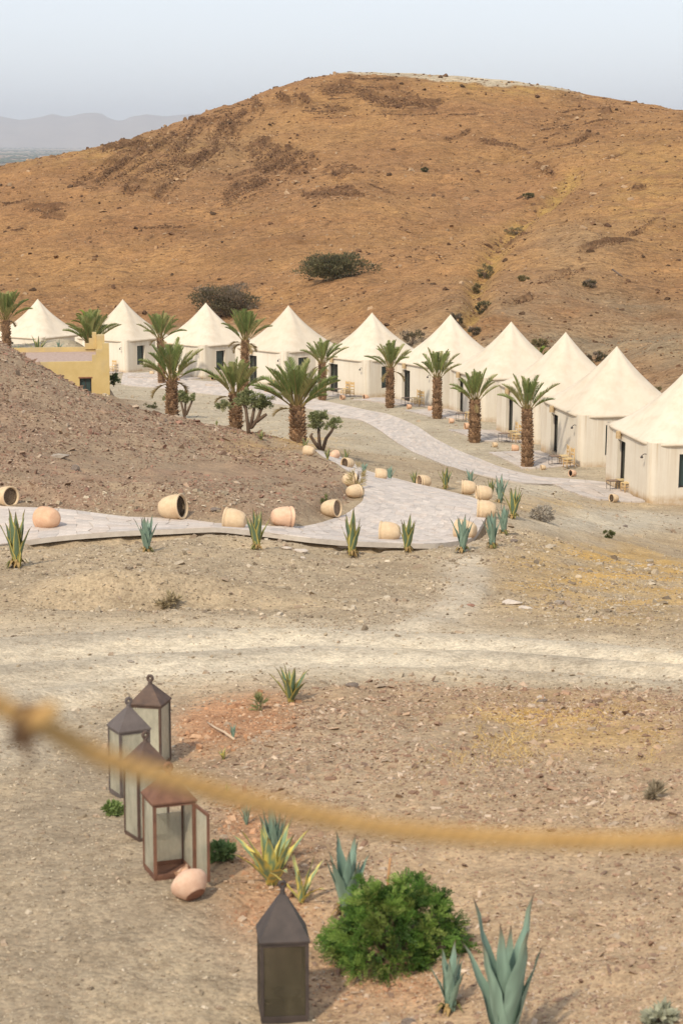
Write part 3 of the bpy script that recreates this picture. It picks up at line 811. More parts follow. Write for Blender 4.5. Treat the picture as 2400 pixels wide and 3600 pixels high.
def wall_mesh(lift):
    """walls with cut corners; door in the -x side, window in the -y side"""
    m = MB(); c = 0.34; dep = 0.30
    def side(M, s0, s1, op):
        zs = sorted({-0.25, WH} | {z for o in op for z in o[2:4]}); ss = sorted({s0, s1} | {q for o in op for q in o[0:2]})
        for i in range(len(ss) - 1):
            for j in range(len(zs) - 1):
                a, b, z0, z1 = ss[i], ss[i + 1], zs[j], zs[j + 1]
                if any(o[0] <= a and b <= o[1] and o[2] <= z0 and z1 <= o[3] for o in op): continue
                m.add([(a, 0, z0), (b, 0, z0), (b, 0, z1), (a, 0, z1)], [(0, 1, 2, 3)], M)
        for a, b, z0, z1 in op:
            m.add([(a, 0, z0), (b, 0, z0), (b, 0, z1), (a, 0, z1), (a, dep, z0), (b, dep, z0), (b, dep, z1), (a, dep, z1)],
                  [(0, 4, 5, 1), (1, 5, 6, 2), (2, 6, 7, 3), (3, 7, 4, 0)], M)
    h = A_H
    R = lambda a: Matrix.Rotation(math.radians(a), 4, 'Z')
    side(R(0) @ Matrix.Translation((0, -h, 0)), -h + c, h - c, [WIN])
    side(R(90) @ Matrix.Translation((0, -h, 0)), -h + c, h - c, [])
    side(R(180) @ Matrix.Translation((0, -h, 0)), -h + c, h - c, [])
    side(R(-90) @ Matrix.Translation((0, -h, 0)), -h + c, h - c, [DOOR])
    for k in range(4):
        M = R(90 * k)
        n = 5; P = []
        for q in range(n + 1):
            a = math.pi + (math.pi / 2) * q / n
            P.append((-h + c + c * math.cos(a), -h + c + c * math.sin(a)))
        vs_ = [(x, y, z) for z in (-0.25, WH) for x, y in P]
        m.add(vs_, [(q, q + 1, n + 2 + q, n + 1 + q) for q in range(n)], M)
    return m.mesh('wall')
# s runs along each wall as seen from outside, left to right: door 2.2 m from the far left end
DOOR = (-A_H + 1.75, -A_H + 2.80, 0.06, 2.12)
WIN = (-A_H + 1.4, -A_H + 2.35, 0.55, 2.12)

def roof_mesh(seed):
    nr_, na_ = 20, 64
    vs_, fs_ = [], []
    rng = random.Random(seed)
    ph = [rng.uniform(0, 6.28) for _ in range(4)]
    for i in range(nr_ + 1):
        r = i / nr_
        e = 2.2 + 5.6 * r ** 2.2
        for k in range(na_):
            a = 2 * math.pi * (k + 0.5) / na_
            rad = (A_H + 0.10) * r / (abs(math.cos(a)) ** e + abs(math.sin(a)) ** e) ** (1 / e)
            z = 3.12 * (1 - r) ** 1.24
            z += 0.025 * r * (1 - r) * 4 * (math.sin(5 * a + ph[0]) + math.sin(9 * a + ph[1] + r * 3)) - 0.05 * max(0, 1 - ((r - 0.86) / 0.14) ** 2) * math.cos(2 * a) ** 2
            vs_.append((rad * math.cos(a), rad * math.sin(a), WH - 0.03 + z))
    for z, kx in ((-0.13, 1.0), (-0.13, 0.985), (-0.02, 0.97)):
        for k in range(na_):
            x, y, _ = vs_[nr_ * na_ + k]; vs_.append((x * kx, y * kx, WH - 0.03 + z))
    for i in range(nr_ + 3):
        for k in range(na_):
            k2 = (k + 1) % na_
            fs_.append((i * na_ + k, (i + 1) * na_ + k, (i + 1) * na_ + k2, i * na_ + k2))
    m = MB(); m.add(vs_, fs_)
    return m.mesh('roof', True)
WALL_ME = wall_mesh(0)
ROOF_ME = [roof_mesh(i) for i in range(3)]
def opening(root, M, op, is_door):
    a, b, z0, z1 = op; w = 0.07; d = 0.30
    fr = MB()
    for x0, x1, q0, q1 in ((a, a + w, z0, z1), (b - w, b, z0, z1), (a + w, b - w, z1 - w, z1), (a + w, b - w, z0, z0 + w)):
        fr.box(x0, x1, d - 0.10, d - 0.02, q0, q1, M)
    if is_door:
        mid = (a + b) / 2; fr.box(mid - 0.035, mid + 0.035, d - 0.098, d - 0.022, z0 + w, z1 - w, M)
    f = fr.build('door_frame' if is_door else 'window_frame', M_FRAME, root)
    gl = MB(); gl.box(a + w, b - w, d - 0.055, d - 0.045, z0 + w, z1 - w, M)
    gl.build('pane', M_GLASS if not is_door else M_DOORGLASS, f)
    cu_ = MB()
    n_ = 14
    x0, x1 = (a + 0.1, b - 0.1)
    vs_ = []
    for q in range(n_ + 1):
        x = x0 + (x1 - x0) * q / n_
        for z in (z0 + 0.08, z1 - 0.05): vs_.append((x, d + 0.10 + 0.03 * math.sin(q * 2.4), z))
    cu_.add(vs_, [(2 * q, 2 * q + 2, 2 * q + 3, 2 * q + 1) for q in range(n_)], M)
    cu_.build('curtain', M_CURT, f)
    if is_door:
        hd = MB(); hd.tube([(mid_h(a, b) + 0.05, d - 0.13, 1.0), (mid_h(a, b) + 0.05, d - 0.13, 1.25)], 0.015, 6, True, M)
        hd.build('handle', M_METAL, f)
def mid_h(a, b): return (a + b) / 2
_t = NT('door_glass', 0.1, 0.5); _t.base((0.05, 0.06, 0.05))
_tr = _t.node('ShaderNodeBsdfTransparent'); _mx = _t.node('ShaderNodeMixShader'); _mx.inputs[0].default_value = 0.5
_t.l.new(_t.b.outputs[0], _mx.inputs[1]); _t.l.new(_tr.outputs[0], _mx.inputs[2]); _t.l.new(_mx.outputs[0], _t.out.inputs[0]); M_DOORGLASS = _t.m

TENT_LABEL = ['largest and nearest cream tent, cut off by the right edge of the photo', 'cream tent behind the nearest one, with a dry wooden post beside its roof',
              'third cream tent from the right, behind the last palm of the row', 'fourth cream tent from the right, with a bright green palm tip beside its roof',
              'cream tent below the gully of the hill, two palms before its wall', 'middle cream tent of the row, with two yellow chairs by its left wall',
              'cream tent with palm shadow on its roof, above the stout bushy palm', 'cream tent with the dark bush on the hill behind its peak',
              'cream tent directly right of the yellow building', 'leftmost cream tent, half hidden behind the yellow building and its palms']
tent_frames = []
for i, (px, py, Y, al) in enumerate(TENTS):
    a = math.radians(al); p = U(px, py, Y)
    ex = Vector((math.cos(a), math.sin(a), 0)); ey = Vector((-math.sin(a), math.cos(a), 0))
    cpos = p + ex * A_H + ey * A_H
    t_ = empty('tent', cpos, a)
    if i < 4: t_.rotation_euler = (math.radians((2.6, 2.2, 1.8, 1.2)[i]), 0, a); t_.location.z += (.24, .14, .1, .06)[i]     # the ground climbs towards the hill
    tag(t_, TENT_LABEL[i], 'tent', 'cream tents in a row at the foot of the hill')
    tent_frames.append((p, ex, ey, cpos, a))
    t_.scale = (1, 1, (1.0, 0.985, 1.01, 0.99, 1.015, 0.985, 1.02, 0.99, 1.015, 1.0)[i])
    link('wall', WALL_ME, M_WALL, t_)
    link('roof', ROOF_ME[i % 3], M_ROOF, t_)
    ML = Matrix.Rotation(math.radians(-90), 4, 'Z') @ Matrix.Translation((0, -A_H, 0)); MR = Matrix.Translation((0, -A_H, 0))
    opening(t_, ML, DOOR, True); opening(t_, MR, WIN, False)
    lb = MB(); dm = (DOOR[0] + DOOR[1]) / 2
    lb.lathe([(0.02, 2.58), (0.13, 2.57), (0.13, 2.24), (0.12, 2.235), (0.02, 2.25)], 12, ML @ Matrix.Translation((dm, -0.16, 0)))
    lb.box(dm - 0.03, dm + 0.03, -0.05, 0.0, 2.36, 2.46, ML)
    lb.build('door_lamp', M_TAN, t_)
    for zz, sx in ((2.02, 0.16),):
        ar = MB(); s0 = A_H - 0.5
        ar.tube([(s0, 0.0, zz + .06), (s0 + .03, -0.12, zz + .08), (s0 + .05, -0.22, zz + .02), (s0 + .06, -0.24, zz - 0.06)], 0.018, 6, True, ML)
        ar.lathe([(0.02, zz + 0.02), (0.07, zz - 0.05), (0.06, zz - 0.1)], 8, ML @ Matrix.Translation((s0 + 0.06, -0.24, 0)))
        ar.build('wall_lamp', M_METAL, t_)
    # patio of slabs in front of the door
    if i < 9:
        pt = MB(); nx_, ny_ = 4, 7
        w_, l_ = (2.9, 5.6)
        root = tag(empty('patio', p + ey * 0.2, a), kind='structure')
        for q in range(nx_):
            for r_ in range(ny_):
                rr = random.Random(i * 100 + q * 10 + r_)
                x0 = -w_ + w_ * q / nx_; x1 = -w_ + w_ * (q + 1) / nx_; y0 = l_ * r_ / ny_; y1 = l_ * (r_ + 1) / ny_
                j = lambda: rr.uniform(-0.05, 0.05)
                P = np.array([(x0 + .02 + j(), y0 + .02 + j(), 0), (x1 - .02 + j(), y0 + .02 + j(), 0), (x1 - .02 + j(), y1 - .02 + j(), 0), (x0 + .02 + j(), y1 - .02 + j(), 0)])
                if q == nx_ - 1: P[1:3, 0] = np.minimum(P[1:3, 0], -0.02)
                zz = []
                for v in P:
                    wv = p + ey * 0.2 + ex * v[0] + ey * v[1]; zz.append(float(H(wv.x, wv.y)) - p.z)
                P[:, 2] = np.maximum(max(zz) * 0.3 + 0.02, np.array(zz) + 0.03)
                g_ = stone_geo(P, 0.05, np.random.default_rng(i * 977 + q * 31 + r_)); g_[:4, 2] -= 0.25
                cc = STONE_COL[rr.randrange(6)] * rr.uniform(0.82, 1.0)
                link('paving_stone', npmesh('paving_stone', g_, SF, np.repeat(cc[None], 12, 0)), M_STONE, root)

# ------------------------------------------------------------------ chairs and wire tables before the tents
M_CHAIR = simple('chair_wood', (0.50, 0.32, 0.13), (0.62, 0.42, 0.20), 10, 0.6, 0.3, 0.2, 0.005, (1, 1, 0.3))
M_RUSH = simple('rush_seat', (0.55, 0.40, 0.20), (0.66, 0.52, 0.30), 30, 0.9, 0.1, 0.5)
def leg_me(h):
    m = MB(); m.tube([(0, 0, 0), (0, 0, h * .5), (0, 0, h)], [0.02, 0.024, 0.02], 6); return m.mesh('leg', True)
LEG_S, LEG_L = leg_me(0.47), leg_me(1.0)
m = MB(); m.box(-.21, .21, -.20, .20, .43, .47); m.box(-.17, .17, -.16, .16, .4705, .482); SEAT_ME = m.mesh('seat')
m = MB()
for z0, z1 in ((.62, .70), (.78, .95)): m.box(-.18, .18, .185, .205, z0, z1)
BACK_ME = m.mesh('backrest')
m = MB()
for z in (.15, .28):
    m.box(-.2, .2, -.21, -.19, z, z + .025); m.box(-.21, -.19, -.2, .2, z + .03, z + .055); m.box(.19, .21, -.2, .2, z + .03, z + .055)
m.box(-.2, .2, .19, .21, .2, .225)
STR_ME = m.mesh('stretcher')
def chair(loc, rz, label):
    c = empty('wooden_chair', loc, rz); tag(c, label, 'chair', 'wooden chairs outside the tents')
    for x in (-.2, .2):
        link('leg', LEG_S, M_CHAIR, c, (x, -.2, 0)); link('leg', LEG_L, M_CHAIR, c, (x, .2, 0))
    link('seat', SEAT_ME, M_RUSH, c); link('backrest', BACK_ME, M_CHAIR, c); link('stretcher', STR_ME, M_CHAIR, c)
m = MB(); r_ = .012
for x in (-.24, .24):
    for y in (-.24, .24): m.tube([(x, y, 0), (x, y, .46)], r_, 5)
for z in (.03, .46):
    for q in (-.24, .24):
        m.tube([(-.24, q, z), (.24, q, z)], r_, 5); m.tube([(q, -.24, z), (q, .24, z)], r_, 5)
WT_ME = m.mesh('frame')
m = MB(); m.box(-.245, .245, -.245, .245, .474, .488); WTOP_ME = m.mesh('tabletop')
def table(loc, rz, label):
    c = empty('wire_table', loc, rz); tag(c, label, 'table', 'small wire tables outside the tents')
    link('frame', WT_ME, M_METAL, c); link('tabletop', WTOP_ME, M_METAL2, c)
M_METAL2 = simple('table_top_metal', (0.20, 0.13, 0.09), (0.28, 0.19, 0.13), 10, 0.6)
WHO = ['the nearest tent at right edge', 'the tent with the wooden post beside its roof', 'the third tent from the right', 'the fourth tent from the right',
       'the tent below the gully', 'the middle tent of the row', 'the tent above the stout bushy palm', 'the tent below the dark hill bush', 'the tent beside the yellow building']
#  chairs: nearer one, farther one, table (photo positions of their feet)
FURN = [((1438, 1133), (1424, 1126), (1407, 1129)), ((1305, 1076), (1294, 1069), (1273, 1071)), ((1187, 1018), (1177, 1011), (1157, 1017)), ((1078, 966), None, (1058, 969)),
        ((963, 934), (954, 931), (933, 932)), ((804, 911), (792, 909), (776, 910)), ((628, 889), None, None), ((411, 868), None, None), ((260, 856), None, None)]
for i, (c1, c2, tb) in enumerate(FURN):
    a = tent_frames[i][4]
    base = a + math.pi / 2 + math.pi   # seat faces away from the door wall
    rz = math.atan2(-math.cos(a) * 1.0, 0) if False else a - math.pi / 2
    def on(q):
        p = G(*q); return Vector((p.x, p.y, p.z + 0.05))
    if c1: chair(on(c1), rz + 0.12, '%s wooden chair at %s' % ('nearer yellow' if c2 else 'single', WHO[i]))
    if c2: chair(on(c2), rz - 0.1, 'farther yellow wooden chair at %s' % WHO[i])
    if tb: table(on(tb), rz, 'black wire table at %s' % WHO[i])

# ------------------------------------------------------------------ yellow building sunk behind the mound
M_YEL = NT('yellow_plaster', 0.9, 0.15)
_n = M_YEL.noise(1.3, 5, 0.65); _n2 = M_YEL.noise(0.55, 4, 0.6, (1, 1, 0.6))
_c1 = M_YEL.ramp(_n, [(0.3, (0.50, 0.36, 0.15)), (0.7, (0.59, 0.44, 0.205))])
_c1 = M_YEL.mix(_c1, (0.40, 0.32, 0.22), M_YEL.ramp(_n2, [(0.48, 0), (0.66, 0.8)]))
M_YEL.base(_c1).bump(_n, 0.3, 0.03); M_YEL = M_YEL.m
M_ROOFDIRT = simple('roof_gravel', (0.36, 0.26, 0.21), (0.48, 0.36, 0.30), 5, 0.95, 0.1, 0.6, 0.04)
p0 = U(253, 907, 112); s_m = 112 / F
x1 = p0.x; x0 = x1 - 7.0; y0 = 112.0; y1 = 119.3; zb = p0.z - 1.5
zt = U(200, 830, 112).z; roofz = zt - 0.14
yb = empty('yellow_building', (x1, y0, p0.z), math.radians(8.2)); tag(yb, 'low mustard yellow building with stepped corners, sunk behind the stony mound', 'building')
yb_off = Vector((x1, y0, p0.z))
MY = Matrix.Translation(-yb_off)
w_ = 0.28
wx0, wx1 = U(184, 880, 112).x, U(211, 880, 112).x; wz0, wz1 = U(200, 903, 112).z, U(200, 868, 112).z
m = MB()
ys = sorted([zb, wz0, wz1, zt]); xs = [x0, wx0, wx1, x1]
for i in range(3):
    for j in range(3):
        if i == 1 and j == 1: continue
        m.add([(xs[i], y0, ys[j]), (xs[i + 1], y0, ys[j]), (xs[i + 1], y0, ys[j + 1]), (xs[i], y0, ys[j + 1])], [(0, 1, 2, 3)], MY)
for (ax, az, bx, bz) in ((wx0, wz0, wx1, wz0), (wx1, wz0, wx1, wz1), (wx1, wz1, wx0, wz1), (wx0, wz1, wx0, wz0)):
    m.add([(ax, y0, az), (ax, y0 + w_, az), (bx, y0 + w_, bz), (bx, y0, bz)], [(0, 1, 2, 3)], MY)
m.add([(x0, y0, zt), (x1, y0, zt), (x1, y0 + w_, zt), (x0, y0 + w_, zt)], [(0, 1, 2, 3)], MY)
m.add([(x0, y0 + w_, zt), (x1, y0 + w_, zt), (x1, y0 + w_, roofz - .1), (x0, y0 + w_, roofz - .1)], [(0, 1, 2, 3)], MY)
m.build('wall', M_YEL, yb)
m = MB(); m.box(x1 - w_, x1, y0 + w_ + .004, y1, zb, zt - 0.003, MY); m.build('wall', M_YEL, yb)
m = MB(); m.box(x0, x1 - w_ - .004, y1 - w_, y1 - .004, zb, zt + 0.1, MY); m.build('wall', M_YEL, yb)
m = MB(); m.box(x0, x1 - w_ - .004, y0 + w_ + .004, y1 - w_ - .004, roofz - 0.1, roofz, MY); m.build('roof', M_ROOFDIRT, yb)
# stepped merlons, front right and back right
def steps(name, xr, yf, yd, hs, ws):
    m = MB(); q = zt - 0.002
    k = 0
    for hgt, wd in zip(hs, ws):
        m.box(xr - wd, xr - 0.003 * k, yf + 0.003 * k, yf + yd - 0.003 * k, q + 0.002, q + hgt, MY); q += hgt; k += 1
    m.build(name, M_YEL, yb)
sx_ = lambda pxv: (253 - pxv) * s_m
steps('stepped_parapet', x1 - .002, y0 - .002, 0.34, (0.33, 0.29, 0.31), (sx_(214), sx_(223), sx_(238)))
steps('stepped_parapet', x1 - .002, y0 + .36, 0.5, (0.33, 0.29), (0.3, 0.3))
steps('stepped_parapet', x1 - .12 - .3, y1 - .36, 0.36, (0.30, 0.27, 0.34), (sx_(206) - .42, sx_(216) - .42, sx_(224) - .42))
steps('stepped_parapet', x1 - .002, y1 - .9, 0.9, (0.32, 0.26, 0.2), (0.42, 0.42, 0.42))
m = MB(); m.box(wx0 - .05, wx1 + .05, y0 - .02, y0 + .1, wz1 + .002, wz1 + .07, MY); wn_ = m.build('window_lintel', simple('red_wood', (.2, .09, .05), (.28, .14, .08), 9, .8), yb)
m = MB()
for a, b, c, d in ((wx0, wx0 + .05, wz0, wz1), (wx1 - .05, wx1, wz0, wz1), (wx0 + .05, wx1 - .05, wz1 - .05, wz1), (wx0 + .05, wx1 - .05, wz0, wz0 + .05), ((wx0 + wx1) / 2 - .02, (wx0 + wx1) / 2 + .02, wz0 + .05, wz1 - .05)):
    m.box(a, b, y0 + .14, y0 + .2, c, d, MY)
wf = m.build('window', M_FRAME, yb)
m = MB(); m.box(wx0 + .05, wx1 - .05, y0 + .165, y0 + .175, wz0 + .05, wz1 - .05, MY); m.build('pane', M_GLASS, wf)

# ------------------------------------------------------------------ foliage helpers
def leaf_cloud(cent, rad, nleaf, size, cols, rng, clumps=40, asp=2.2, up=0.35, shell=0.55, flat=False):
    """many small leaves, gathered in clumps through an ellipsoid; returns V, F, C"""
    d = rng.normal(size=(clumps, 3)); d /= np.linalg.norm(d, axis=1)[:, None]
    r = rng.uniform(shell, 1.0, clumps)
    cc = d * r[:, None]
    if flat: cc[:, 2] = np.abs(cc[:, 2])
    cr = rng.uniform(0.16, 0.34, clumps)
    k = rng.integers(0, clumps, nleaf)
    o = rng.normal(size=(nleaf, 3)); o /= np.linalg.norm(o, axis=1)[:, None]; o *= rng.uniform(0.3, 1, nleaf)[:, None] ** 0.6
    P = cc[k] + o * cr[k][:, None]
    out = P / (np.linalg.norm(P, axis=1)[:, None] + 1e-6)
    P = P * np.asarray(rad) + np.asarray(cent)
    ax = out + rng.normal(size=(nleaf, 3)) * 0.7 + np.array([0, 0, up]); ax /= np.linalg.norm(ax, axis=1)[:, None]
    sd = np.cross(ax, rng.normal(size=(nleaf, 3))); sd /= np.linalg.norm(sd, axis=1)[:, None]
    L = size * rng.uniform(0.6, 1.3, nleaf)[:, None]; Wd = L / asp
    V_ = np.stack([P, P + ax * L * .5 + sd * Wd * .5, P + ax * L, P + ax * L * .5 - sd * Wd * .5], 1).reshape(-1, 3)
    F_ = np.arange(nleaf * 4).reshape(-1, 4)
    ci = rng.integers(0, len(cols), clumps)[k]
    C_ = np.asarray(cols)[ci] * rng.uniform(0.75, 1.25, nleaf)[:, None]
    return V_, F_, np.repeat(C_, 4, 0)
def leaf_mat(name, trans=0.25, rough=0.6, spec=0.25):
    t = NT(name, rough, spec); c = t.attr(); t.base(c); t.translucent(c, trans); return t.m
M_LEAF = leaf_mat('leaf', 0.35); M_DRY = leaf_mat('dry_leaf', 0.15, 0.9, 0.1)
M_BARK = simple('bark', (0.10, 0.065, 0.045), (0.19, 0.135, 0.095), 9, 0.95, 0.1, 0.8, 0.02, (1, 1, 0.3))

# ------------------------------------------------------------------ palms
def frond_mesh(L, curve, seed, lw, width, col, npair=56, bare=0.28):
    """frond leaving the origin along +x and up, arching over; stiff V of leaflets"""
    rng = np.random.default_rng(seed)
    ns = 12; s = np.linspace(0, 1, ns)
    ang = math.radians(8) - curve * s ** 1.6        # relative to the +x axis
    dx = np.cos(ang) * L / (ns - 1); dz = np.sin(ang) * L / (ns - 1)
    X = np.concatenate([[0], np.cumsum(dx[:-1])]); Z = np.concatenate([[0], np.cumsum(dz[:-1])])
    Yb = 0.02 * np.sin(s * 3 + seed)
    m = MB(); m.cur = (0.36, 0.27, 0.11)
    m.tube([(X[i], Yb[i], Z[i]) for i in range(ns)], [0.022 * (1 - 0.85 * s[i]) + 0.003 for i in range(ns)], 4)
    for i in range(npair):
        u = bare + (1 - bare) * (i + 0.5) / npair
        x, z, yb_ = np.interp(u, s, X), np.interp(u, s, Z), np.interp(u, s, Yb); a = np.interp(u, s, ang)
        fl = width * (math.sin(math.pi * min(1, (u - bare) / (1 - bare) * 0.86 + 0.12)) ** 0.7) * rng.uniform(0.85, 1.12)
        for sd in (-1, 1):
            fwd = rng.uniform(0.75, 1.0); side = sd * rng.uniform(0.55, 0.78); upv = rng.uniform(0.28, 0.62)
            d = Vector((math.cos(a) * fwd - math.sin(a) * upv, side, math.sin(a) * fwd + math.cos(a) * upv)).normalized()
            p = Vector((x, yb_, z)); w = Vector((math.cos(a), 0, math.sin(a))) * lw
            droop = Vector((0, 0, -0.10 * fl * rng.uniform(0.2, 1.3)))
            m.cur = tuple(np.array(col) * rng.uniform(0.75, 1.35) + np.array((0.01, 0.006, 0)) * rng.uniform(-1, 2))
            tip = p + d * fl + droop
            m.add([p - w * .5, p + w * .5, p + d * fl * .55 + w * .55, tip, p + d * fl * .55 - w * .35], [(0, 1, 2, 4), (4, 2, 3)])
    return m.mesh('frond', color=True)
G1, G2, G3 = (0.175, 0.215, 0.07), (0.235, 0.27, 0.09), (0.33, 0.32, 0.13)
GD = (0.26, 0.19, 0.09)
FR = {'up': [frond_mesh(1.75, 0.28, 1, .034, .42, G1), frond_mesh(1.6, 0.45, 2, .034, .40, G2), frond_mesh(1.8, 0.2, 3, .034, .38, G2), frond_mesh(1.7, 0.38, 9, .034, .42, G3)],
      'out': [frond_mesh(1.75, 0.62, 4, .034, .40, G1), frond_mesh(1.85, 0.5, 5, .034, .40, G3), frond_mesh(1.6, 0.85, 6, .034, .38, G2)],
      'dry': [frond_mesh(0.95, 1.3, 7, .035, .30, GD, 30)],
      'lime': [frond_mesh(1.7, 1.3, 8, .055, .36, (0.20, 0.27, 0.04)), frond_mesh(1.5, 1.0, 10, .055, .36, (0.17, 0.25, 0.045))]}
M_TRUNK = simple('palm_trunk', (0.12, 0.07, 0.04), (0.20, 0.12, 0.07), 12, 0.95, 0.1, 0.9, 0.03)
M_BOOT = NT('palm_leaf_base', 0.95, 0.1); M_BOOT.base(M_BOOT.mix(M_BOOT.attr(), M_BOOT.ramp(M_BOOT.noise(14, 4, .6), [(.3, (.7, .68, .66)), (.7, (1.2, 1.2, 1.2))]), .8, 'MULTIPLY')).bump(M_BOOT.noise(14, 4, .6), .5, .02); M_BOOT = M_BOOT.m
def trunk_meshes(h, r, seed):
    rng = random.Random(seed)
    m = MB(); lean = (rng.uniform(-.04, .04) * h, rng.uniform(-.04, .04) * h)
    n_ = 8; ax = []
    for i in range(n_ + 1):
        u = i / n_; ax.append(Vector((lean[0] * u * u, lean[1] * u * u, -0.25 + (h + 0.25) * u)))
    m.tube(ax, [r * (0.88 - 0.14 * (i / n_)) for i in range(n_ + 1)], 12)
    core = m.mesh('trunk', True)
    b = MB(); per = 11
    rows = int(h / 0.125)
    for j in range(rows):
        z = h * (j + .3) / rows; u = z / h; c = Vector((lean[0] * u * u, lean[1] * u * u, z))
        for k in range(per):
            a = 2 * math.pi * (k + 0.5 * (j % 2)) / per + rng.uniform(-.13, .13)
            rr = r * (0.88 - 0.14 * u) - .02; ln = rng.uniform(.11, .18); wd = r * .62 * rng.uniform(.8, 1.15) * .5; out_ = rng.uniform(.07, .14)
            e = Vector((math.cos(a), math.sin(a), 0)); s2 = Vector((-math.sin(a), math.cos(a), 0))
            f_ = rng.uniform(.45, 1.4); b.cur = (0.33 * f_, 0.21 * f_, 0.125 * f_)
            p = c + e * rr
            b.add([p - s2 * wd, p + s2 * wd, p + e * out_ + s2 * wd * .6 + Vector((0, 0, ln)), p + e * out_ - s2 * wd * .6 + Vector((0, 0, ln)), p + e * (out_ * .2) + Vector((0, 0, ln * 1.1))],
                  [(0, 1, 2, 3), (3, 2, 4), (1, 4, 2), (0, 3, 4)])
    return core, b.mesh('leaf_bases', color=True), Vector((lean[0], lean[1], h))
def palm(px, py, Y, th, tr, cw, label, nf=26, kind='up', dry=2, lime=0, seed=0, up=0.0):
    """th trunk height, tr trunk radius, cw crown scale"""
    rng = random.Random(seed * 31 + 5)
    if Y is None: p = G(px, py)
    else:
        x = float(rayd(px, py)[0]) * Y; p = Vector((x, Y, float(H(x, Y)))); th = max(.25, U(px, th, Y).z - p.z)
    root = empty('palm_tree', p, 0); tag(root, label, 'palm tree', 'date palms between the tents')
    core, boots, top = trunk_meshes(th, tr, seed)
    link('trunk', core, M_TRUNK, root)
    tag(link('trunk_bark', boots, M_BOOT, root), kind='stuff')
    ga = 2.39996
    for i in range(nf):
        u = (i + 0.5) / nf
        el = math.radians(84 - 56 * u ** 0.95 + rng.uniform(-6, 6)) + up
        az = i * ga + rng.uniform(-.2, .2)
        fam = FR['up'] if u < .55 else FR['out']
        if i >= nf - dry: fam = FR['dry']; el = math.radians(rng.uniform(-35, 10))
        if i < lime: fam = FR['lime']
        me = fam[rng.randrange(len(fam))]
        o = link('frond', me, M_LEAF, root, loc=top + Vector((math.cos(az), math.sin(az), 0)) * tr * .35 + Vector((0, 0, .06 - .2 * u)))
        o.rotation_euler = Euler((rng.uniform(-.25, .25), -el, az), 'XYZ')
        s = cw * rng.uniform(.86, 1.1) * (0.92 + .12 * u); o.scale = (s, s, s)
    return root
PAL = [
 (16, 785, 120, 736, .24, 1.0, 'tall palm at left edge beside the leftmost tent', 26, 2, 0, 0.0),
 (208, 800, 121.5, 788, .25, 1.12, 'bushy trunkless palm rising behind the yellow building', 30, 1, 0, 0.0),
 (205, 800, 126, 748, .2, .62, 'bright lime green palm top behind the yellow building', 14, 0, 14, 0.0),
 (372, 870, 168, 778, .30, 1.22, 'far palm rising behind the palm with a topiary shrub, beside tent with chair', 24, 2, 0, -.08),
 (395, 957, 100, 872, .29, 1.08, 'palm on the mound crest right of the yellow building, shrub at its foot', 26, 2, 0, -.1),
 (561, 905, 150, 783, .31, 1.30, 'palm with dead fronds standing tallest between two middle tents', 26, 4, 0, -.02),
 (542, 992, 96, 905, .30, .98, 'palm on the mound crest with pruned olive shrub touching its right side', 26, 2, 0, -.02),
 (684, 1022, 87, 933, .34, 1.12, 'stoutest bushy palm with thick trunk beside the path bend', 34, 1, 0, -.1),
 (740, 912, 148, 835, .27, 1.05, 'palm left of the middle tent door, partly behind the stoutest palm', 24, 2, 0, -.08),
 (895, 938, 139, 846, .27, 1.1, 'palm between the middle tent and the tent below the gully', 22, 2, 0, -.05),
 (1003, 970, 130, 868, .29, 1.02, 'palm in front of the tent below the gully, wire table to its right', 20, 1, 0, .05),
 (1089, 1020, 118, 920, .33, .98, 'palm third from right of the row, one green frond hanging on its right side', 24, 1, 0, .05),
 (1210, 1075, 108, 940, .30, 1.02, 'palm nearest to the camera in the tent row, the rightmost full palm', 20, 0, 0, .02),
 (1240, 830, 150, 822, .2, .62, 'small bright green palm top peeking between two tent roofs', 12, 2, 10, -.1),
]
for i, (px, py, Y, th, tr, cw, lab, nf, dry, lime, up) in enumerate(PAL):   # th: photo height of the trunk top
    palm(px, py, Y, th, tr, cw, lab, nf, 'up', dry, lime, i + 1, up)

# ------------------------------------------------------------------ agaves: every leaf a part
def agave_leaf(L, w, bend, twist, kind, seed):
    rng = np.random.default_rng(seed)
    ns, nw = 10, 5
    s = np.linspace(0, 1, ns)
    ang = bend * s ** 1.5
    d = L / (ns - 1)
    X = np.concatenate([[0], np.cumsum(np.sin(ang[:-1]) * d)]); Z = np.concatenate([[0], np.cumsum(np.cos(ang[:-1]) * d)])
    V_, C_ = [], []
    blue, gre, yel = np.array((0.19, 0.27, 0.205)), np.array((0.125, 0.175, 0.10)), np.array((0.60, 0.48, 0.12))
    tipc = np.array((0.13, 0.07, 0.045))
    for i in range(ns):
        hw = w * (0.62 + 1.5 * s[i] * (1 - s[i])) * (1 - s[i] ** 4) * (1 - 0.45 * s[i]) + .002
        for k in range(nw):
            q = (k / (nw - 1)) * 2 - 1
            ch = (q * q) * hw * 0.55 + 0.012 * (q * q) * math.sin(i * 2.1 + seed)
            nx, nz = -math.cos(ang[i]), math.sin(ang[i])
            V_.append((X[i] + nx * ch, q * hw, Z[i] + nz * ch))
            edge = abs(q) > 0.6
            if kind == 'b': c = blue * (1.0 + .22 * rng.uniform(-1, 1)) * (1.1 - 0.25 * (k == 2))
            else: c = (yel if edge else gre) * (1 + .15 * rng.uniform(-1, 1))
            if kind == 'y': c = (yel if (edge or rng.uniform() < .35) else gre * 1.5) * 1.1
            if s[i] > .93: c = tipc
            elif s[i] > .8: c = c * .65 + np.array((.16, .11, .06)) * .35
            C_.append(c)
    F_ = [(i * nw + k, i * nw + k + 1, (i + 1) * nw + k + 1, (i + 1) * nw + k) for i in range(ns - 1) for k in range(nw - 1)]
    return npmesh('leaf', np.array(V_), np.array(F_), np.array(C_), True)
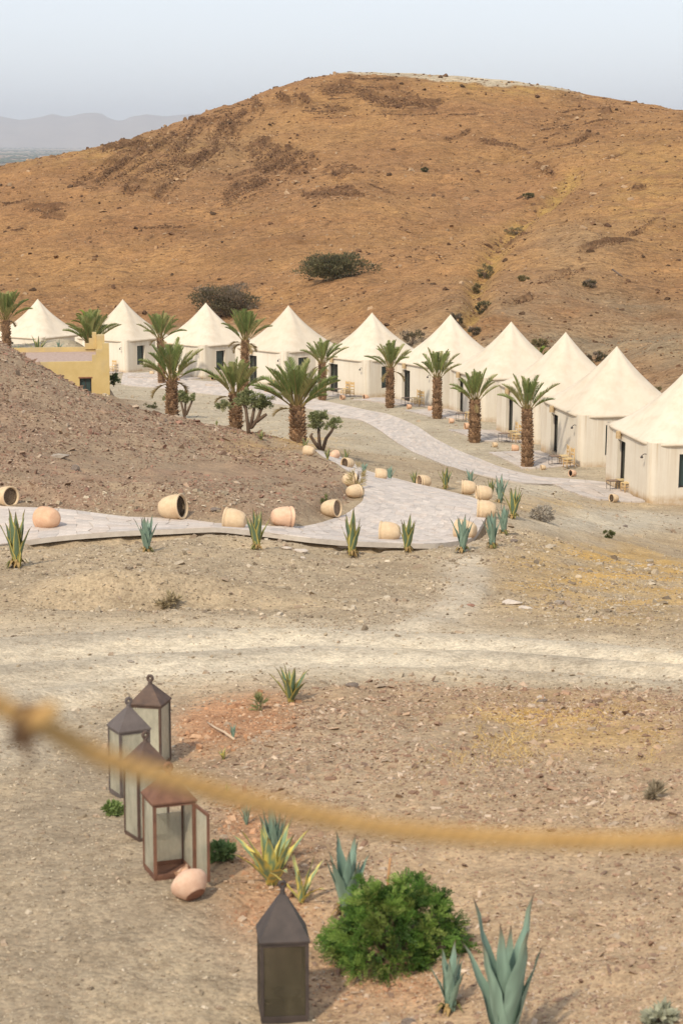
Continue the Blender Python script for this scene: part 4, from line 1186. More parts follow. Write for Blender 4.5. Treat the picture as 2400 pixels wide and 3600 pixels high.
LEAFS = {k: [agave_leaf(1.0, .078, b, 0, k, i + 3) for i, b in enumerate((.12, .3, .5, .85))] for k in 'bvy'}
M_AGAVE = leaf_mat('agave_leaf', 0.06, 0.55, 0.3)
m = MB(); rr = random.Random(4)
for k in range(26):
    a = rr.uniform(0, 6.28); L = rr.uniform(.14, .26); z = rr.uniform(.0, .10); e = Vector((math.cos(a), math.sin(a), 0)); s2 = Vector((-math.sin(a), math.cos(a), 0)) * .03
    f_ = rr.uniform(.5, 1.3); m.cur = (0.30 * f_, 0.20 * f_, 0.085 * f_) if rr.random() < .6 else (0.16 * f_, 0.15 * f_, 0.05 * f_)
    m.add([e * .03 + s2 + Vector((0, 0, z)), e * .03 - s2 + Vector((0, 0, z)), e * L * .6 - s2 + Vector((0, 0, z + .07)), e * L + Vector((0, 0, z - .04)), e * L * .6 + s2 + Vector((0, 0, z + .07))], [(0, 1, 2, 4), (4, 2, 3)])
DRYB = m.mesh('dry_leaves', color=True)
def agave(px, py, hp, wp, kind, label, n=10, Y=None, dry=True, wide=1.0, seed=0):
    rng = random.Random(seed * 77 + 3)
    if Y is None: p = G(px, py)
    else:
        x = float(rayd(px, py)[0]) * Y; p = Vector((x, Y, float(H(x, Y))))
    hgt = hp * p.y / F; spread = wp * p.y / F / 2
    root = empty('agave', p, rng.uniform(0, 6.28)); tag(root, label, 'agave', 'agave plants')
    tilt_max = math.atan2(spread, hgt * .8)
    for i in range(n):
        u = (i + .5) / n; az = i * 2.39996 + rng.uniform(-.25, .25)
        tilt = tilt_max * (0.15 + 0.95 * u) * rng.uniform(.8, 1.15)
        bi = 0 if tilt < .25 else 1 if tilt < .5 else (2 if tilt < .8 else 3)
        if rng.random() < .25: bi = max(0, bi - 1)
        o = link('leaf', LEAFS[kind][bi], M_AGAVE, root, loc=(math.cos(az) * .03 * hgt, math.sin(az) * .03 * hgt, .02 * hgt))
        o.rotation_euler = Euler((0, tilt * .9, az), 'XYZ')
        s = hgt * (1.02 - .28 * u) * rng.uniform(.86, 1.08) / max(.75, math.cos(tilt * .8)); o.scale = (s, s * wide * rng.uniform(.9, 1.15), s)
    if dry:
        o = tag(link('dry_leaves', DRYB, M_DRY, root), kind='stuff'); s = max(.5, hgt * .95); o.scale = (s, s, s)
AG = [
 (40, 1303, 135, 72, 'v', 'big yellow-edged agave at far left below the paved path'),
 (338, 1268, 92, 62, 'b', 'blue green agave in a hollow under the kerb, left of the bank pot'),
 (590, 1262, 98, 60, 'v', 'yellow-edged agave in front of two cream pots on the kerb'),
 (808, 1277, 108, 56, 'v', 'yellow-edged agave under the kerb, left of the single pot'),
 (935, 1267, 88, 62, 'v', 'yellow-edged agave directly right of the pot on the kerb'),
 (1062, 1269, 96, 62, 'b', 'blue green agave standing before a half hidden pot at the path corner'),
 (1130, 1258, 86, 48, 'b', 'dense blue green agave just outside the path corner'),
 (1156, 1227, 74, 40, 'b', 'blue green agave directly behind the dense one outside the corner'),
 (1178, 1192, 82, 50, 'v', 'tall yellow striped agave, rightmost on the outer bend'),
 (1148, 1155, 66, 44, 'b', 'blue green agave behind the rightmost yellow striped one'),
 (1127, 1140, 46, 34, 'v', 'short yellow-edged agave right behind a cream pot on the bend'),
 (1080, 1114, 40, 40, 'b', 'blue green agave peeking over the pot on the outer bend'),
 (1022, 1123, 56, 38, 'v', 'dark yellow-edged agave standing alone at the path edge'),
 (951, 1114, 38, 42, 'v', 'small yellowish agave left of a pot with dark mouth'),
 (895, 1103, 38, 32, 'b', 'small blue green agave right of a cream pot, far edge'),
 (836, 1088, 30, 30, 'b', 'small blue green agave between two pots on the far edge'),
 (794, 1060, 32, 34, 'v', 'small yellow-edged agave behind the pot with a round dark mouth'),
 (752, 1056, 32, 34, 'v', 'small yellow-edged agave between the topiary shrub and the round pot'),
 (700, 1032, 30, 30, 'v', 'small yellow-edged agave at foot of the stoutest palm'),
 (600, 1011, 26, 34, 'v', 'small yellow-edged agave on the mound right of the olive shrub'),
 (498, 978, 14, 14, 'v', 'tiny agave on the mound crest between two palms'),
]
for i, (px, py, hp, wp, k, lab) in enumerate(AG):
    agave(px, py, hp, wp, k, lab, 9 if hp > 50 else 8, None, hp > 50, 1.4, i + 1)
agave(88, 803, 48, 62, 'v', 'yellow-edged agave behind the roof of the yellow building', 9, 119.6, False, 1.1, 41)
agave(136, 803, 26, 36, 'b', 'small blue green agave behind the yellow building roof, right one', 8, 119.6, False, 1.1, 42)
agave(44, 803, 40, 34, 'b', 'blue green agave below the leftmost palm', 10, 118.5, False, 1.3, 43)
agave(668, 1614, 98, 118, 'v', 'spreading yellow-edged agave alone on the mound beside the dirt track', 11, None, False, 1.35, 44)
agave(536, 1698, 46, 30, 'b', 'small blue agave seedling beside a fallen stick on red soil', 6, None, False, 1.0, 45)
agave(513, 1745, 30, 44, 'y', 'small yellow agave on red soil near the lanterns', 8, None, False, 1.5, 46)
agave(632, 1990, 165, 90, 'b', 'blue green agave seen partly behind the rope, above the yellow one', 11, None, True, 1.1, 47)
agave(624, 2035, 165, 300, 'y', 'sprawling yellow striped agave between the open lantern and the front lantern', 13, None, False, 1.5, 48)
agave(692, 2075, 125, 170, 'y', 'small yellow agave just behind the peak of the front lantern', 7, None, False, 1.0, 49)
agave(566, 1895, 62, 50, 'b', 'little blue agave under the rope beside the lantern with open door', 7, None, False, 1.0, 50)
agave(796, 2105, 200, 140, 'b', 'large blue green agave behind the green feathery bush', 11, None, True, 1.35, 51)
agave(1033, 2325, 165, 96, 'b', 'blue green agave right of the bush, smaller of the front pair', 9, None, True, 1.4, 52)
agave(1160, 2435, 400, 205, 'b', 'largest blue green agave in the foreground, its base cut off by the photo', 8, None, False, 1.25, 53)
agave(520, 1832, 40, 50, 'y', 'pale yellow agave half hidden by the rope', 6, None, False, 1.0, 54)

# ------------------------------------------------------------------ pruned olive shrubs
OLIVE = [(0.25, 0.27, 0.12), (0.31, 0.32, 0.15), (0.36, 0.35, 0.18), (0.20, 0.22, 0.10)]
def topiary(px, py, scale, label, stems, pads, Y=None, seed=0):
    """stems: list of point lists (metres, x right, z up); pads: (x, y, z, r)"""
    p = G(px, py) if Y is None else U(px, py, Y)
    root = empty('topiary_shrub', p, 0, scale); tag(root, label, 'shrub', 'pruned shrubs with bare stems')
    rng = np.random.default_rng(seed)
    for st in stems:
        m = MB(); m.tube(st, [.085 * (1 - .5 * i / len(st)) for i in range(len(st))], 7); m.build('stem', M_BARK, root, True)
    for x, y, z, r in pads:
        V_, F_, C_ = leaf_cloud((x, y, z), (r, r * .9, r * .72), int(900 * r / .4), .11, OLIVE, rng, 26, 2.4, .5, .35)
        tag(link('foliage', npmesh('foliage', V_, F_, C_), M_LEAF, root), kind='stuff')
topiary(425, 960, 1.0, 'pruned olive shrub against the palm nearest the yellow building',
        [[(0, 0, -.1), (-.1, 0, .4), (-.22, 0, 1.0), (-.3, 0, 1.25)], [(0, 0, .1), (0.02, 0.1, .7), (.06, .1, 1.05)], [(.08, 0, .2), (.3, 0, .7), (.5, 0, 1.15)]],
        [(-.30, 0, 1.25, .36), (.02, .1, 1.15, .34), (-.1, .05, 1.55, .34), (.47, 0, 1.3, .32), (-1.0, .3, 1.25, .36)], None, 3)
topiary(572, 996, 1.0, 'pruned olive shrub with two crooked stems right of a palm',
        [[(0, 0, -.1), (-.05, 0, .4), (-.12, 0, 1.0), (-.25, 0, 1.3)], [(.05, 0, .2), (.15, 0, .7), (.25, 0, 1.2)], [(.1, 0, .25), (.35, 0, .6), (.5, 0, 1.0), (.68, 0, 1.3)], [(.3, 0, .5), (.6, 0, .72), (.72, 0, .8)]],
        [(-.3, 0, 1.4, .40), (.12, 0, 1.35, .40), (.66, 0, 1.3, .36), (.45, .1, 1.2, .28), (-1.05, .25, 1.1, .30), (-.1, .1, 1.6, .3)], None, 4)
topiary(738, 1034, 1.0, 'pruned shrub with a round top and one leafy arm beside the stoutest palm',
        [[(-.05, 0, -.1), (-.1, 0, .5), (-.12, 0, .95)], [(.05, 0, 0), (.2, 0, .5), (.42, 0, .8), (.55, 0, 1.05)], [(-.1, 0, .1), (-.3, 0, .35), (-.45, 0, .6), (-.38, 0, .72)]],
        [(-.12, 0, 1.15, .42), (-.25, 0, 1.45, .30), (.05, 0, 1.45, .26), (.58, 0, 1.15, .27)], None, 5)

# ------------------------------------------------------------------ bushes
def bush(px, py, wp, hp, label, cols, nleaf, size, clumps, Y=None, name='bush', group=None, seed=0, asp=2.2, up=.35, depth=.8, shell=.4, kind=None, cat='bush'):
    p = G(px, py) if Y is None else U(px, py, Y)
    k = p.y / F; w, h = wp * k / 2, hp * k
    rng = np.random.default_rng(seed + 100)
    root = empty(name, p, 0); tag(root, label, cat, group)
    m = MB(); rr = random.Random(seed)
    for q in range(7):
        a = rr.uniform(0, 6.28); e = rr.uniform(.3, .8)
        m.tube([(0, 0, -.1), (math.cos(a) * w * .3 * e, math.sin(a) * w * .3 * e, h * .35), (math.cos(a) * w * .75 * e, math.sin(a) * w * .7 * e, h * .75)], [.03 * h, .02 * h, .008 * h], 5)
    tag(m.build('stems', M_BARK, root), kind='stuff')
    V_, F_, C_ = leaf_cloud((0, 0, h * .45), (w, w * depth, h * .56), nleaf, size, cols, rng, clumps, asp, up, shell)
    V_[:, 2] = np.maximum(V_[:, 2], -.02)
    tag(link('foliage', npmesh('foliage', V_, F_, C_), M_LEAF, root), kind='stuff')
DK = [(0.11, 0.105, 0.05), (0.14, 0.13, 0.062), (0.09, 0.082, 0.045), (0.17, 0.15, 0.075)]
BRN = [(0.19, 0.145, 0.095), (0.15, 0.125, 0.07), (0.23, 0.18, 0.135), (0.13, 0.11, 0.06)]
OLV = [(0.21, 0.175, 0.08), (0.25, 0.20, 0.095), (0.28, 0.21, 0.105)]
bush(772, 641, 172, 56, 'dark olive bush alone on the hillside above the tents', DK, 9000, .26, 110, seed=1, asp=3, shell=.3, up=.8)
bush(528, 722, 176, 66, 'brownish bush on the hill foot behind the tent peak at left', BRN, 9000, .26, 110, seed=2, asp=3, shell=.3, up=.8)
for i, (px, py, w, h, c, lab) in enumerate([
    (1112, 640, 38, 32, DK, 'green bush in the gully, upper of the gully bushes'), (1095, 674, 30, 20, OLV, 'brown tuft in the gully below the green bush'),
    (1108, 718, 38, 26, DK, 'dark bush low in the gully above the fourth tent'), (1184, 540, 50, 18, OLV, 'long low bush on the upper gully edge'),
    (946, 792, 52, 34, BRN, 'brown bush behind the roofs of the middle tent'), (1240, 795, 30, 16, OLV, 'small bush right of the third tent peak'),
    (1352, 658, 36, 16, BRN, 'reddish tuft on the right hillside'), (1350, 850, 26, 22, OLV, 'bush behind the post tent, left side'),
    (1370, 830, 46, 20, BRN, 'brown bush above the saddle between two right tents'), (1198, 645, 26, 10, OLV, 'low tuft left of the reddish one on the right hillside'),
    (1502, 912, 30, 22, OLV, 'bush right of the wooden post, before the nearest tent roof'), (1045, 745, 34, 24, BRN, 'tuft behind the peak of the tent below the gully'),
    (1090, 770, 30, 18, BRN, 'tuft between the tents below the gully'), (1215, 455, 28, 12, DK, 'dark tuft near the head of the gully'), (975, 395, 14, 10, DK, 'tiny bush on the middle of the hillside')]):
    bush(px, py, w, h, lab, c, 700, .2, 16, seed=20 + i, asp=3, up=.8, group='scrub bushes on the hillside')
bush(1241, 1196, 66, 36, 'grey dry bush on the bank right of the path bend', [(.42, .37, .30), (.48, .42, .35), (.35, .30, .24)], 900, .12, 30, seed=50, asp=3.5, group='bushes on the banks')
bush(1398, 1236, 24, 17, 'small green bush beside the right hand road', [(.13, .15, .06), (.17, .17, .07)], 500, .07, 12, seed=51, group='bushes on the banks')
bush(390, 1395, 56, 30, 'dry olive tuft on the slope below the path', [(.40, .32, .19), (.44, .36, .22), (.34, .27, .16)], 260, .13, 12, seed=52, asp=4, up=.8, group='bushes on the banks')
bush(740, 1160, 18, 26, 'green weed on the bank beside a pot', [(.16, .18, .06)], 160, .12, 8, seed=53, asp=6, up=1.2, group='bushes on the banks')
bush(818, 1120, 36, 52, 'straw grass tuft among pots on the path bend', [(.42, .32, .15), (.5, .4, .2)], 300, .22, 10, seed=54, asp=12, up=1.4, group='bushes on the banks')
bush(350, 938, 34, 14, 'low green bush on the mound left of the palm', [(.16, .16, .08), (.2, .17, .09)], 400, .12, 10, seed=55, group='bushes on the banks')
bush(262, 884, 24, 28, 'green shrub at the corner of the yellow building', [(.13, .17, .07), (.17, .2, .08)], 700, .12, 14, Y=113, seed=56, group='bushes on the banks')
bush(262, 1870, 52, 32, 'small green weed left of the lanterns', [(.20, .27, .08), (.25, .32, .11)], 700, .05, 14, seed=57, group='weeds near the lanterns')
bush(507, 1975, 70, 46, 'green weed right of the lantern with open door', [(.16, .24, .09), (.20, .28, .11)], 900, .06, 16, seed=58, group='weeds near the lanterns')
bush(598, 1632, 20, 34, 'thin grass tuft left of the spreading agave', [(.22, .24, .1), (.3, .28, .12)], 120, .12, 6, seed=59, asp=8, up=1.2, group='weeds near the lanterns')
bush(1512, 2352, 70, 40, 'grey green weed at the bottom right corner', [(.38, .38, .27), (.42, .42, .3)], 350, .07, 14, seed=60, group='weeds near the lanterns')
bush(1500, 1835, 42, 30, 'dry grey tuft on the stony mound at right', [(.33, .27, .18), (.38, .31, .21)], 300, .09, 10, seed=61, asp=5, up=1, group='weeds near the lanterns')

# the feathery green bush in front: sprays of small leaves on thin twigs
def feathery(px, py, wp, hp, label, seed=5):
    p = G(px, py); k = p.y / F; w, h = wp * k / 2, hp * k
    rng = np.random.default_rng(seed)
    root = empty('feathery_bush', p, 0); tag(root, label, 'bush')
    m = MB()
    GR = np.array([(0.085, 0.165, 0.03), (0.125, 0.225, 0.042), (0.20, 0.295, 0.06), (0.05, 0.10, 0.022), (0.20, 0.25, 0.06)])
    Vs, Cs = [], []
    nsp = 360
    for q in range(nsp):
        d = rng.normal(size=3); d[2] = abs(d[2]) * .95; d /= np.linalg.norm(d)
        lob = 1 + .22 * math.sin(3.1 * math.atan2(d[1], d[0]) + 1.0) * (1 - d[2]) + .13 * math.sin(7 * d[0] + 5 * d[2] + 2 * d[1])
        tip = d * np.array([w, w * .8, h * .96]) * lob * rng.uniform(.55, 1.0) ** .5
        tip[2] = max(tip[2] - .05 * (tip[0] / w) ** 2, .04)
        if q < 60: m.tube([(0, 0, -.05), tuple(tip * np.array([.55, .55, .6])), tuple(tip * .97)], [.013, .008, .003], 4)
        # a spray: a few short twigs fanning from the tip, each with leaf pairs
        base = GR[rng.integers(5)] * rng.uniform(.85, 1.15); R_ = .085 * rng.uniform(.7, 1.35)
        for tw in range(7):
            td = d + rng.normal(size=3) * .75 + np.array([0, 0, .25]); td /= np.linalg.norm(td)
            nn = 9; u = np.linspace(.1, 1, nn)[:, None]
            pts_ = tip + td * R_ * 1.5 * u + np.array([0, 0, -.03]) * u ** 2
            sd = np.cross(td, rng.normal(size=3)); sd /= np.linalg.norm(sd); up_ = np.cross(sd, td)
            for sg in (-1, 1):
                L = R_ * .34 * rng.uniform(.7, 1.3, (nn, 1)) * (1.15 - .6 * u)
                dr = sd * sg * .85 + td * .5 + up_ * rng.uniform(-.4, .4, (nn, 1)); b2 = td * R_ * .075
                Vs.append(np.stack([pts_, pts_ + dr * L * .5 + b2, pts_ + dr * L, pts_ + dr * L * .5 - b2], 1).reshape(-1, 3))
                Cs.append(np.repeat(base[None] * rng.uniform(.75, 1.3, (nn, 1)), 4, 0))
    tag(m.build('stems', M_BARK, root), kind='stuff')
    V_ = np.concatenate(Vs)
    tag(link('foliage', npmesh('foliage', V_, np.arange(len(V_)).reshape(-1, 4), np.concatenate(Cs)), M_LEAF, root), kind='stuff')
feathery(900, 2200, 288, 188, 'bright green feathery bush in the foreground right of the front lantern')

# ------------------------------------------------------------------ clay pots lying on their sides
def clay(name, c1, c2):
    t = NT(name, 0.85, 0.2); n = t.noise(5, 5, 0.6); n2 = t.noise(1.6, 3, 0.6)
    c = t.ramp(n, [(0.3, c1), (0.7, c2)])
    c = t.mix(c, (0.50, 0.30, 0.18), t.ramp(n2, [(0.52, 0), (0.7, .45)]))
    return t.base(c).bump(n, 0.25, 0.01).m
M_CLAY = clay('cream_clay', (0.56, 0.41, 0.255), (0.66, 0.50, 0.325)); M_ORANGE = clay('orange_clay', (0.58, 0.34, 0.21), (0.66, 0.43, 0.28))
M_PINK = clay('pink_clay', (0.64, 0.40, 0.26), (0.72, 0.49, 0.34))
M_DARK = simple('pot_inside', (0.10, 0.06, 0.045), (0.16, 0.10, 0.07), 6, 0.95, 0.1)
def pot_meshes():
    # axis along +z, mouth at the top; height 1, mouth radius .5
    out_ = [(.0, .0), (.24, .0), (.30, .03), (.40, .16), (.47, .36), (.505, .56), (.51, .70), (.525, .73), (.525, .77), (.505, .79), (.49, .84), (.50, .90), (.535, .92), (.54, .98), (.52, 1.0), (.47, 1.0)]
    m = MB(); m.lathe(out_ + [(.44, .95), (.44, .9)], 28); body = m.mesh('body', True)
    m = MB(); m.lathe([(.44, .9), (.455, .7), (.42, .4), (.30, .12), (.0, .1)], 24); ins = m.mesh('inside', True)
    return body, ins
POT_B, POT_I = pot_meshes()
def pot(px, py, dpx, az, label, kind='c', el=0.0, Y=None, sink=.04):
    """dpx: mouth diameter in photo units; az: heading of the mouth, 0 = to the right of the photo, -90 = to the camera"""
    p = G(px, py)
    s = dpx * p.y / F / 1.08
    root = empty('clay_pot', p, 0); tag(root, label, 'pot', 'clay pots lying on their sides')
    a = math.radians(az); e = math.radians(el)
    d = Vector((math.cos(a) * math.cos(e), math.sin(a) * math.cos(e), math.sin(e)))
    R = d.to_track_quat('Z', 'Y').to_matrix().to_4x4()
    # belly rests on the ground: lowest side about .52 s below the axis
    M = Matrix.Translation((0, 0, s * (.505 - sink))) @ R @ Matrix.Translation((0, 0, -s * .55)) @ Matrix.Scale(s, 4)
    ma = {'c': M_CLAY, 'o': M_ORANGE, 'p': M_PINK}[kind]
    for nme, me, mt in (('body', POT_B, ma), ('inside', POT_I, M_DARK)):
        me2 = me if kind == 'c' or nme == 'inside' else POTK.setdefault(kind, me.copy())
        if me2 is not me and nme == 'body' and not me2.get('k'): me2.materials.clear(); me2['k'] = 1
        o = link(nme, me2, mt, root); o.matrix_local = M
POTK = {}
POTS = [
 (14, 1161, 50, -42, 'cream pot at the left edge with its round dark mouth showing', 'c', 4),
 (112, 1215, 58, 128, 'orange pot lying mouth down behind the far left agave', 'o', -8),
 (397, 1191, 62, -22, 'cream pot with dark mouth on the bank above the path', 'c', 8),
 (538, 1216, 54, 168, 'cream pot on the kerb left of the yellow-edged agave, closed end right', 'c', 6),
 (650, 1209, 52, 22, 'pinkish cream pot on the bank right of the kerb agave', 'p', -6),
 (760, 1186, 44, -28, 'cream pot with half visible mouth at end of the bank', 'c', 6),
 (812, 1143, 34, 40, 'cream pot in straw grass, lower of two on the bend', 'c', -4),
 (803, 1116, 33, 20, 'cream pot in straw grass, upper of two on the bend', 'c', 0),
 (893, 1243, 51, 170, 'single cream pot on the near kerb between two agaves', 'c', 0),
 (1068, 1238, 50, 150, 'cream pot half hidden behind the corner agave', 'c', 0),
 (1114, 1191, 48, 176, 'cream pot on the outer bend, largest of the right edge', 'c', 2),
 (1109, 1150, 40, 184, 'cream pot on the outer bend, second from the largest', 'c', 0),
 (1074, 1135, 36, 176, 'cream pot on the outer bend in front of a blue agave', 'c', 0),
 (973, 1119, 32, 206, 'cream pot with dark mouth facing left on the far path edge', 'c', 2),
 (874, 1102, 30, 176, 'cream pot left of a small blue agave on the far path edge', 'c', 0),
 (799, 1076, 28, 222, 'cream pot with round dark mouth at the far path end', 'c', 4),
 (710, 1047, 26, 150, 'pale pot without visible mouth below the stoutest palm', 'c', 0),
 (767, 1054, 22, 60, 'round pinkish pot between two small agaves', 'p', 0),
 (795, 1100, 14, 200, 'tiny pot behind the straw grass on the bend', 'c', 0),
 (1409, 1153, 21, 212, 'small pale pot with dark mouth on the nearest tent patio', 'c', 4),
 (1314, 1094, 17, 212, 'small pale pot on the patio of the tent with a wooden post', 'p', 4),
 (1246, 1079, 13, 190, 'small cream pot at the left end of the post tent patio', 'c', 0),
 (1182, 1037, 18, 170, 'small orange pot beside the rightmost full palm', 'o', 0),
 (1136, 1027, 13, 186, 'small cream pot left of the wire table of the third tent', 'c', 0),
 (1073, 986, 17, 190, 'small orange pot left of the trunk third from right', 'o', 0),
 (1036, 972, 13, 186, 'small pinkish pot right of the palm with wire table', 'p', 0),
 (988, 945, 14, 180, 'small orange pot left of the palm below the gully', 'o', 0),
 (939, 939, 12, 190, 'small orange pot beside the wire table below the gully', 'o', 0),
 (840, 918, 13, 205, 'small orange pot at the corner of the middle tent', 'o', 2),
 (787, 918, 12, 215, 'small orange pot before the chairs of the middle tent', 'o', 2),
 (612, 902, 9, 190, 'tiny orange pot behind the stoutest palm', 'o', 0),
 (491, 873, 12, 225, 'small orange pot with dark mouth before the tent below the dark bush', 'o', 4),
 (408, 876, 10, 215, 'tiny orange pot behind the pruned shrub near the yellow building', 'o', 0),
 (349, 861, 10, 170, 'tiny pale pot at the wall beside the yellow building', 'c', 0),
]
for a_ in POTS: pot(a_[0], a_[1], a_[2], a_[3], a_[4], a_[5], a_[6])
# broken jug beside the open lantern
p = G(437, 2066); s = 98 * p.y / F / 1.0
root = empty('broken_jug', p, 0); tag(root, 'squat terracotta jug with a broken neck lying beside the lantern with open door', 'jug')
m = MB(); m.lathe([(.24, -.30), (.28, -.27), (.42, -.10), (.48, .04), (.44, .17), (.30, .28), (.18, .33), (.16, .36)], 26)
R = Matrix.Translation((0, 0, s * .37)) @ Vector((-.45, .55, .62)).to_track_quat('Z', 'Y').to_matrix().to_4x4() @ Matrix.Scale(s, 4)
o = m.build('body', clay('jug_clay', (0.58, 0.36, 0.25), (0.68, 0.47, 0.34)), root, True); o.matrix_local = R
m = MB(); pr = [(.16, .36), (.165, .44), (.20, .50)]
n_ = 20; vs_ = []
for r_, z in pr:
    for k in range(n_):
        a = 2 * math.pi * k / n_; zz = z * (1 if r_ < .19 else 1 - .22 * max(0, math.sin(a * 1.5 + .6)) - .03 * (k % 3)); vs_.append((r_ * math.cos(a), r_ * math.sin(a), zz))
m.add(vs_, [(i * n_ + k, i * n_ + (k + 1) % n_, (i + 1) * n_ + (k + 1) % n_, (i + 1) * n_ + k) for i in range(2) for k in range(n_)])
o = m.build('broken_neck', M_ORANGE, root, True); o.matrix_local = R
m = MB(); m.lathe([(.0, -.285), (.23, -.305), (.25, -.302)], 20); o = m.build('base', simple('jug_base', (.25, .12, .08), (.34, .18, .12), 8, .9), root); o.matrix_local = R

# ------------------------------------------------------------------ lanterns
M_RUST = NT('rusty_metal', 0.65, 0.35)
_n = M_RUST.noise(7, 6, 0.65); _n2 = M_RUST.noise(2.2, 3, 0.5)
M_RUST.base(M_RUST.mix(M_RUST.ramp(_n, [(.3, (.06, .037, .028)), (.55, (.10, .06, .042)), (.75, (.15, .09, .06))]), (0.12, .098, .088), M_RUST.ramp(_n2, [(.5, 0), (.65, .5)]))).bump(_n, .3, .004); M_RUST = M_RUST.m
M_DKM = simple('dark_lantern_metal', (0.04, 0.03, 0.026), (0.075, 0.055, 0.046), 7, 0.6, 0.4, .3, .004)
M_RUSTO = simple('orange_rust', (0.125, 0.062, 0.042), (0.21, 0.105, 0.065), 8, 0.8, .2, .3, .004)
M_GREYM = simple('weathered_metal', (0.085, 0.067, 0.06), (0.14, 0.112, 0.10), 6, 0.6, .35, .25, .004)
def dirty_glass(name, col, op, va=.12):
    t = NT(name, 0.35, 0.5); n = t.noise(4, 5, 0.7, (1, 1, .4)); c = t.ramp(n, [(.3, tuple(np.array(col) * .7)), (.7, tuple(np.array(col) * 1.1))]); t.base(c)
    tr = t.node('ShaderNodeBsdfTransparent'); mx = t.node('ShaderNodeMixShader')
    t.l.new(t.ramp(n, [(.3, op - va), (.7, op + va)]), mx.inputs[0]); t.l.new(tr.outputs[0], mx.inputs[1]); t.l.new(t.b.outputs[0], mx.inputs[2]); t.l.new(mx.outputs[0], t.out.inputs[0])
    return t.m
M_PANE = dirty_glass('dusty_pane', (0.58, 0.54, 0.41), .5); M_PANE_D = dirty_glass('grimy_shaded_pane', (0.085, 0.07, 0.042), .5, .25)  # darker pane: grime plus the lantern's shaded inside, put into its colour
def lantern(px, py, wp, hp, rz, label, mat, pane, roof_h, open_door=False, plate=False, Y=None):
    p = G(px, py); k = p.y / F; w = wp * k / 2; h = hp * k / math.cos(PITCH + math.atan((py - CY) / F))
    root = empty('lantern', p, rz); tag(root, label, 'lantern', 'metal lanterns standing on the gravel')
    hb = h * (1 - roof_h - .1)          # body height
    e = w * 1.13; r = w * .075
    b = MB(); b.box(-w * 1.04, w * 1.04, -w * 1.04, w * 1.04, 0, h * .02); b.build('base', mat, root)
    fr = MB()
    for x in (-1, 1):
        for y in (-1, 1):
            fr.box(x * w - r, x * w + r, y * w - r, y * w + r, h * .021, hb)
    for z0, z1 in ((h * .021, h * .021 + 2.4 * r), (hb - 2 * r, hb - .001)):
        for x in (-1, 1):
            fr.box(-w + r + .001, w - r - .001, x * w - r * .8, x * w + r * .8, z0, z1); fr.box(x * w - r * .8, x * w + r * .8, -w + r + .001, w - r - .001, z0, z1)
    fr.build('frame', mat, root)
    zz0, zz1 = h * .021 + 2.4 * r, hb - 2 * r
    gt = .004
    for q in range(4):
        if open_door and q == 0: continue
        M = Matrix.Rotation(math.pi / 2 * q, 4, 'Z'); g_ = MB()
        top = zz1 if not (open_door and q == 2) else zz0 + (zz1 - zz0) * .72
        g_.box(-w + r, w - r, -w - gt, -w + gt, zz0, top, M); g_.build('pane', pane, root)
    if open_door:
        # door swung outwards on the right hand post
        M = Matrix.Translation((w + r * 1.1, -w, 0)) @ Matrix.Rotation(math.radians(-86), 4, 'Z')
        d = MB(); q = r * 1.0; dw = 2 * w - 2 * r
        for x0, x1, a0, a1 in ((0, 2 * q, zz0, zz1), (dw - 2 * q, dw, zz0, zz1), (2 * q, dw - 2 * q, zz1 - 2 * q, zz1), (2 * q, dw - 2 * q, zz0, zz0 + 2 * q)): d.box(x0, x1, -q * .7, q * .7, a0, a1, M)
        do = d.build('door', mat, root)
        g_ = MB(); g_.box(2 * q, dw - 2 * q, -gt, gt, zz0 + 2 * q, zz1 - 2 * q, M); g_.build('pane', pane, do)
    # roof: rim and four slopes with a flat cap
    rf = MB(); hr = h * roof_h; c = w * (.16 if mat is not M_DKM else .12)
    rf.add([(-e, -e, hb), (e, -e, hb), (e, e, hb), (-e, e, hb), (-e, -e, hb + h * .015), (e, -e, hb + h * .015), (e, e, hb + h * .015), (-e, e, hb + h * .015),
            (-c, -c, hb + hr), (c, -c, hb + hr), (c, c, hb + hr), (-c, c, hb + hr)],
           [(0, 3, 2, 1), (0, 1, 5, 4), (1, 2, 6, 5), (2, 3, 7, 6), (3, 0, 4, 7), (4, 5, 9, 8), (5, 6, 10, 9), (6, 7, 11, 10), (7, 4, 8, 11), (8, 9, 10, 11)])
    rf.build('roof', mat, root)
    fi = MB(); z = hb + hr
    fi.lathe([(c * 1.15, z - .001), (c * .8, z + h * .025), (c * 1.0, z + h * .03), (c * .55, z + h * .05)], 10)
    fi.tube([(c * 1.05 * math.cos(a), 0, z + h * .068 + c * 1.1 * math.sin(a)) for a in [2 * math.pi * q / 14 - math.pi / 2 for q in range(15)]], c * .66, 7)
    fi.build('finial', mat, root)
    if plate:
        pl = MB(); pl.lathe([(.0, h * .14), (w * .5, h * .14), (w * .62, h * .165), (w * .5, h * .15)], 18, Matrix.Translation((w * .2, 0, 0)))
        pl.tube([(w * .2, 0, h * .02), (w * .2, 0, h * .145)], w * .12, 8)
        pl.build('candle_plate', mat, root)
    if mat is M_DKM:
        la = MB(); la.box(w + r + .001, w + r * 2.2, -w * .2, -w * .05, hb * .5, hb * .5 + .02); la.build('latch', mat, root)
lantern(348, 1755, 70, 208, math.radians(-14), 'farthest rusty lantern of the row, standing nearest to the dirt track', M_RUST, M_PANE, .20)
lantern(299, 1824, 72, 226, math.radians(27), 'grey roofed lantern, leftmost of the row', M_GREYM, M_PANE, .21)
lantern(338, 1921, 76, 246, math.radians(30), 'lantern crossed by the rope, between the leftmost one and the one with open door', M_RUST, M_PANE, .21)
lantern(390, 2004, 96, 256, math.radians(20), 'rusty lantern with its glass door hanging open', M_RUSTO, M_PANE, .21, True)
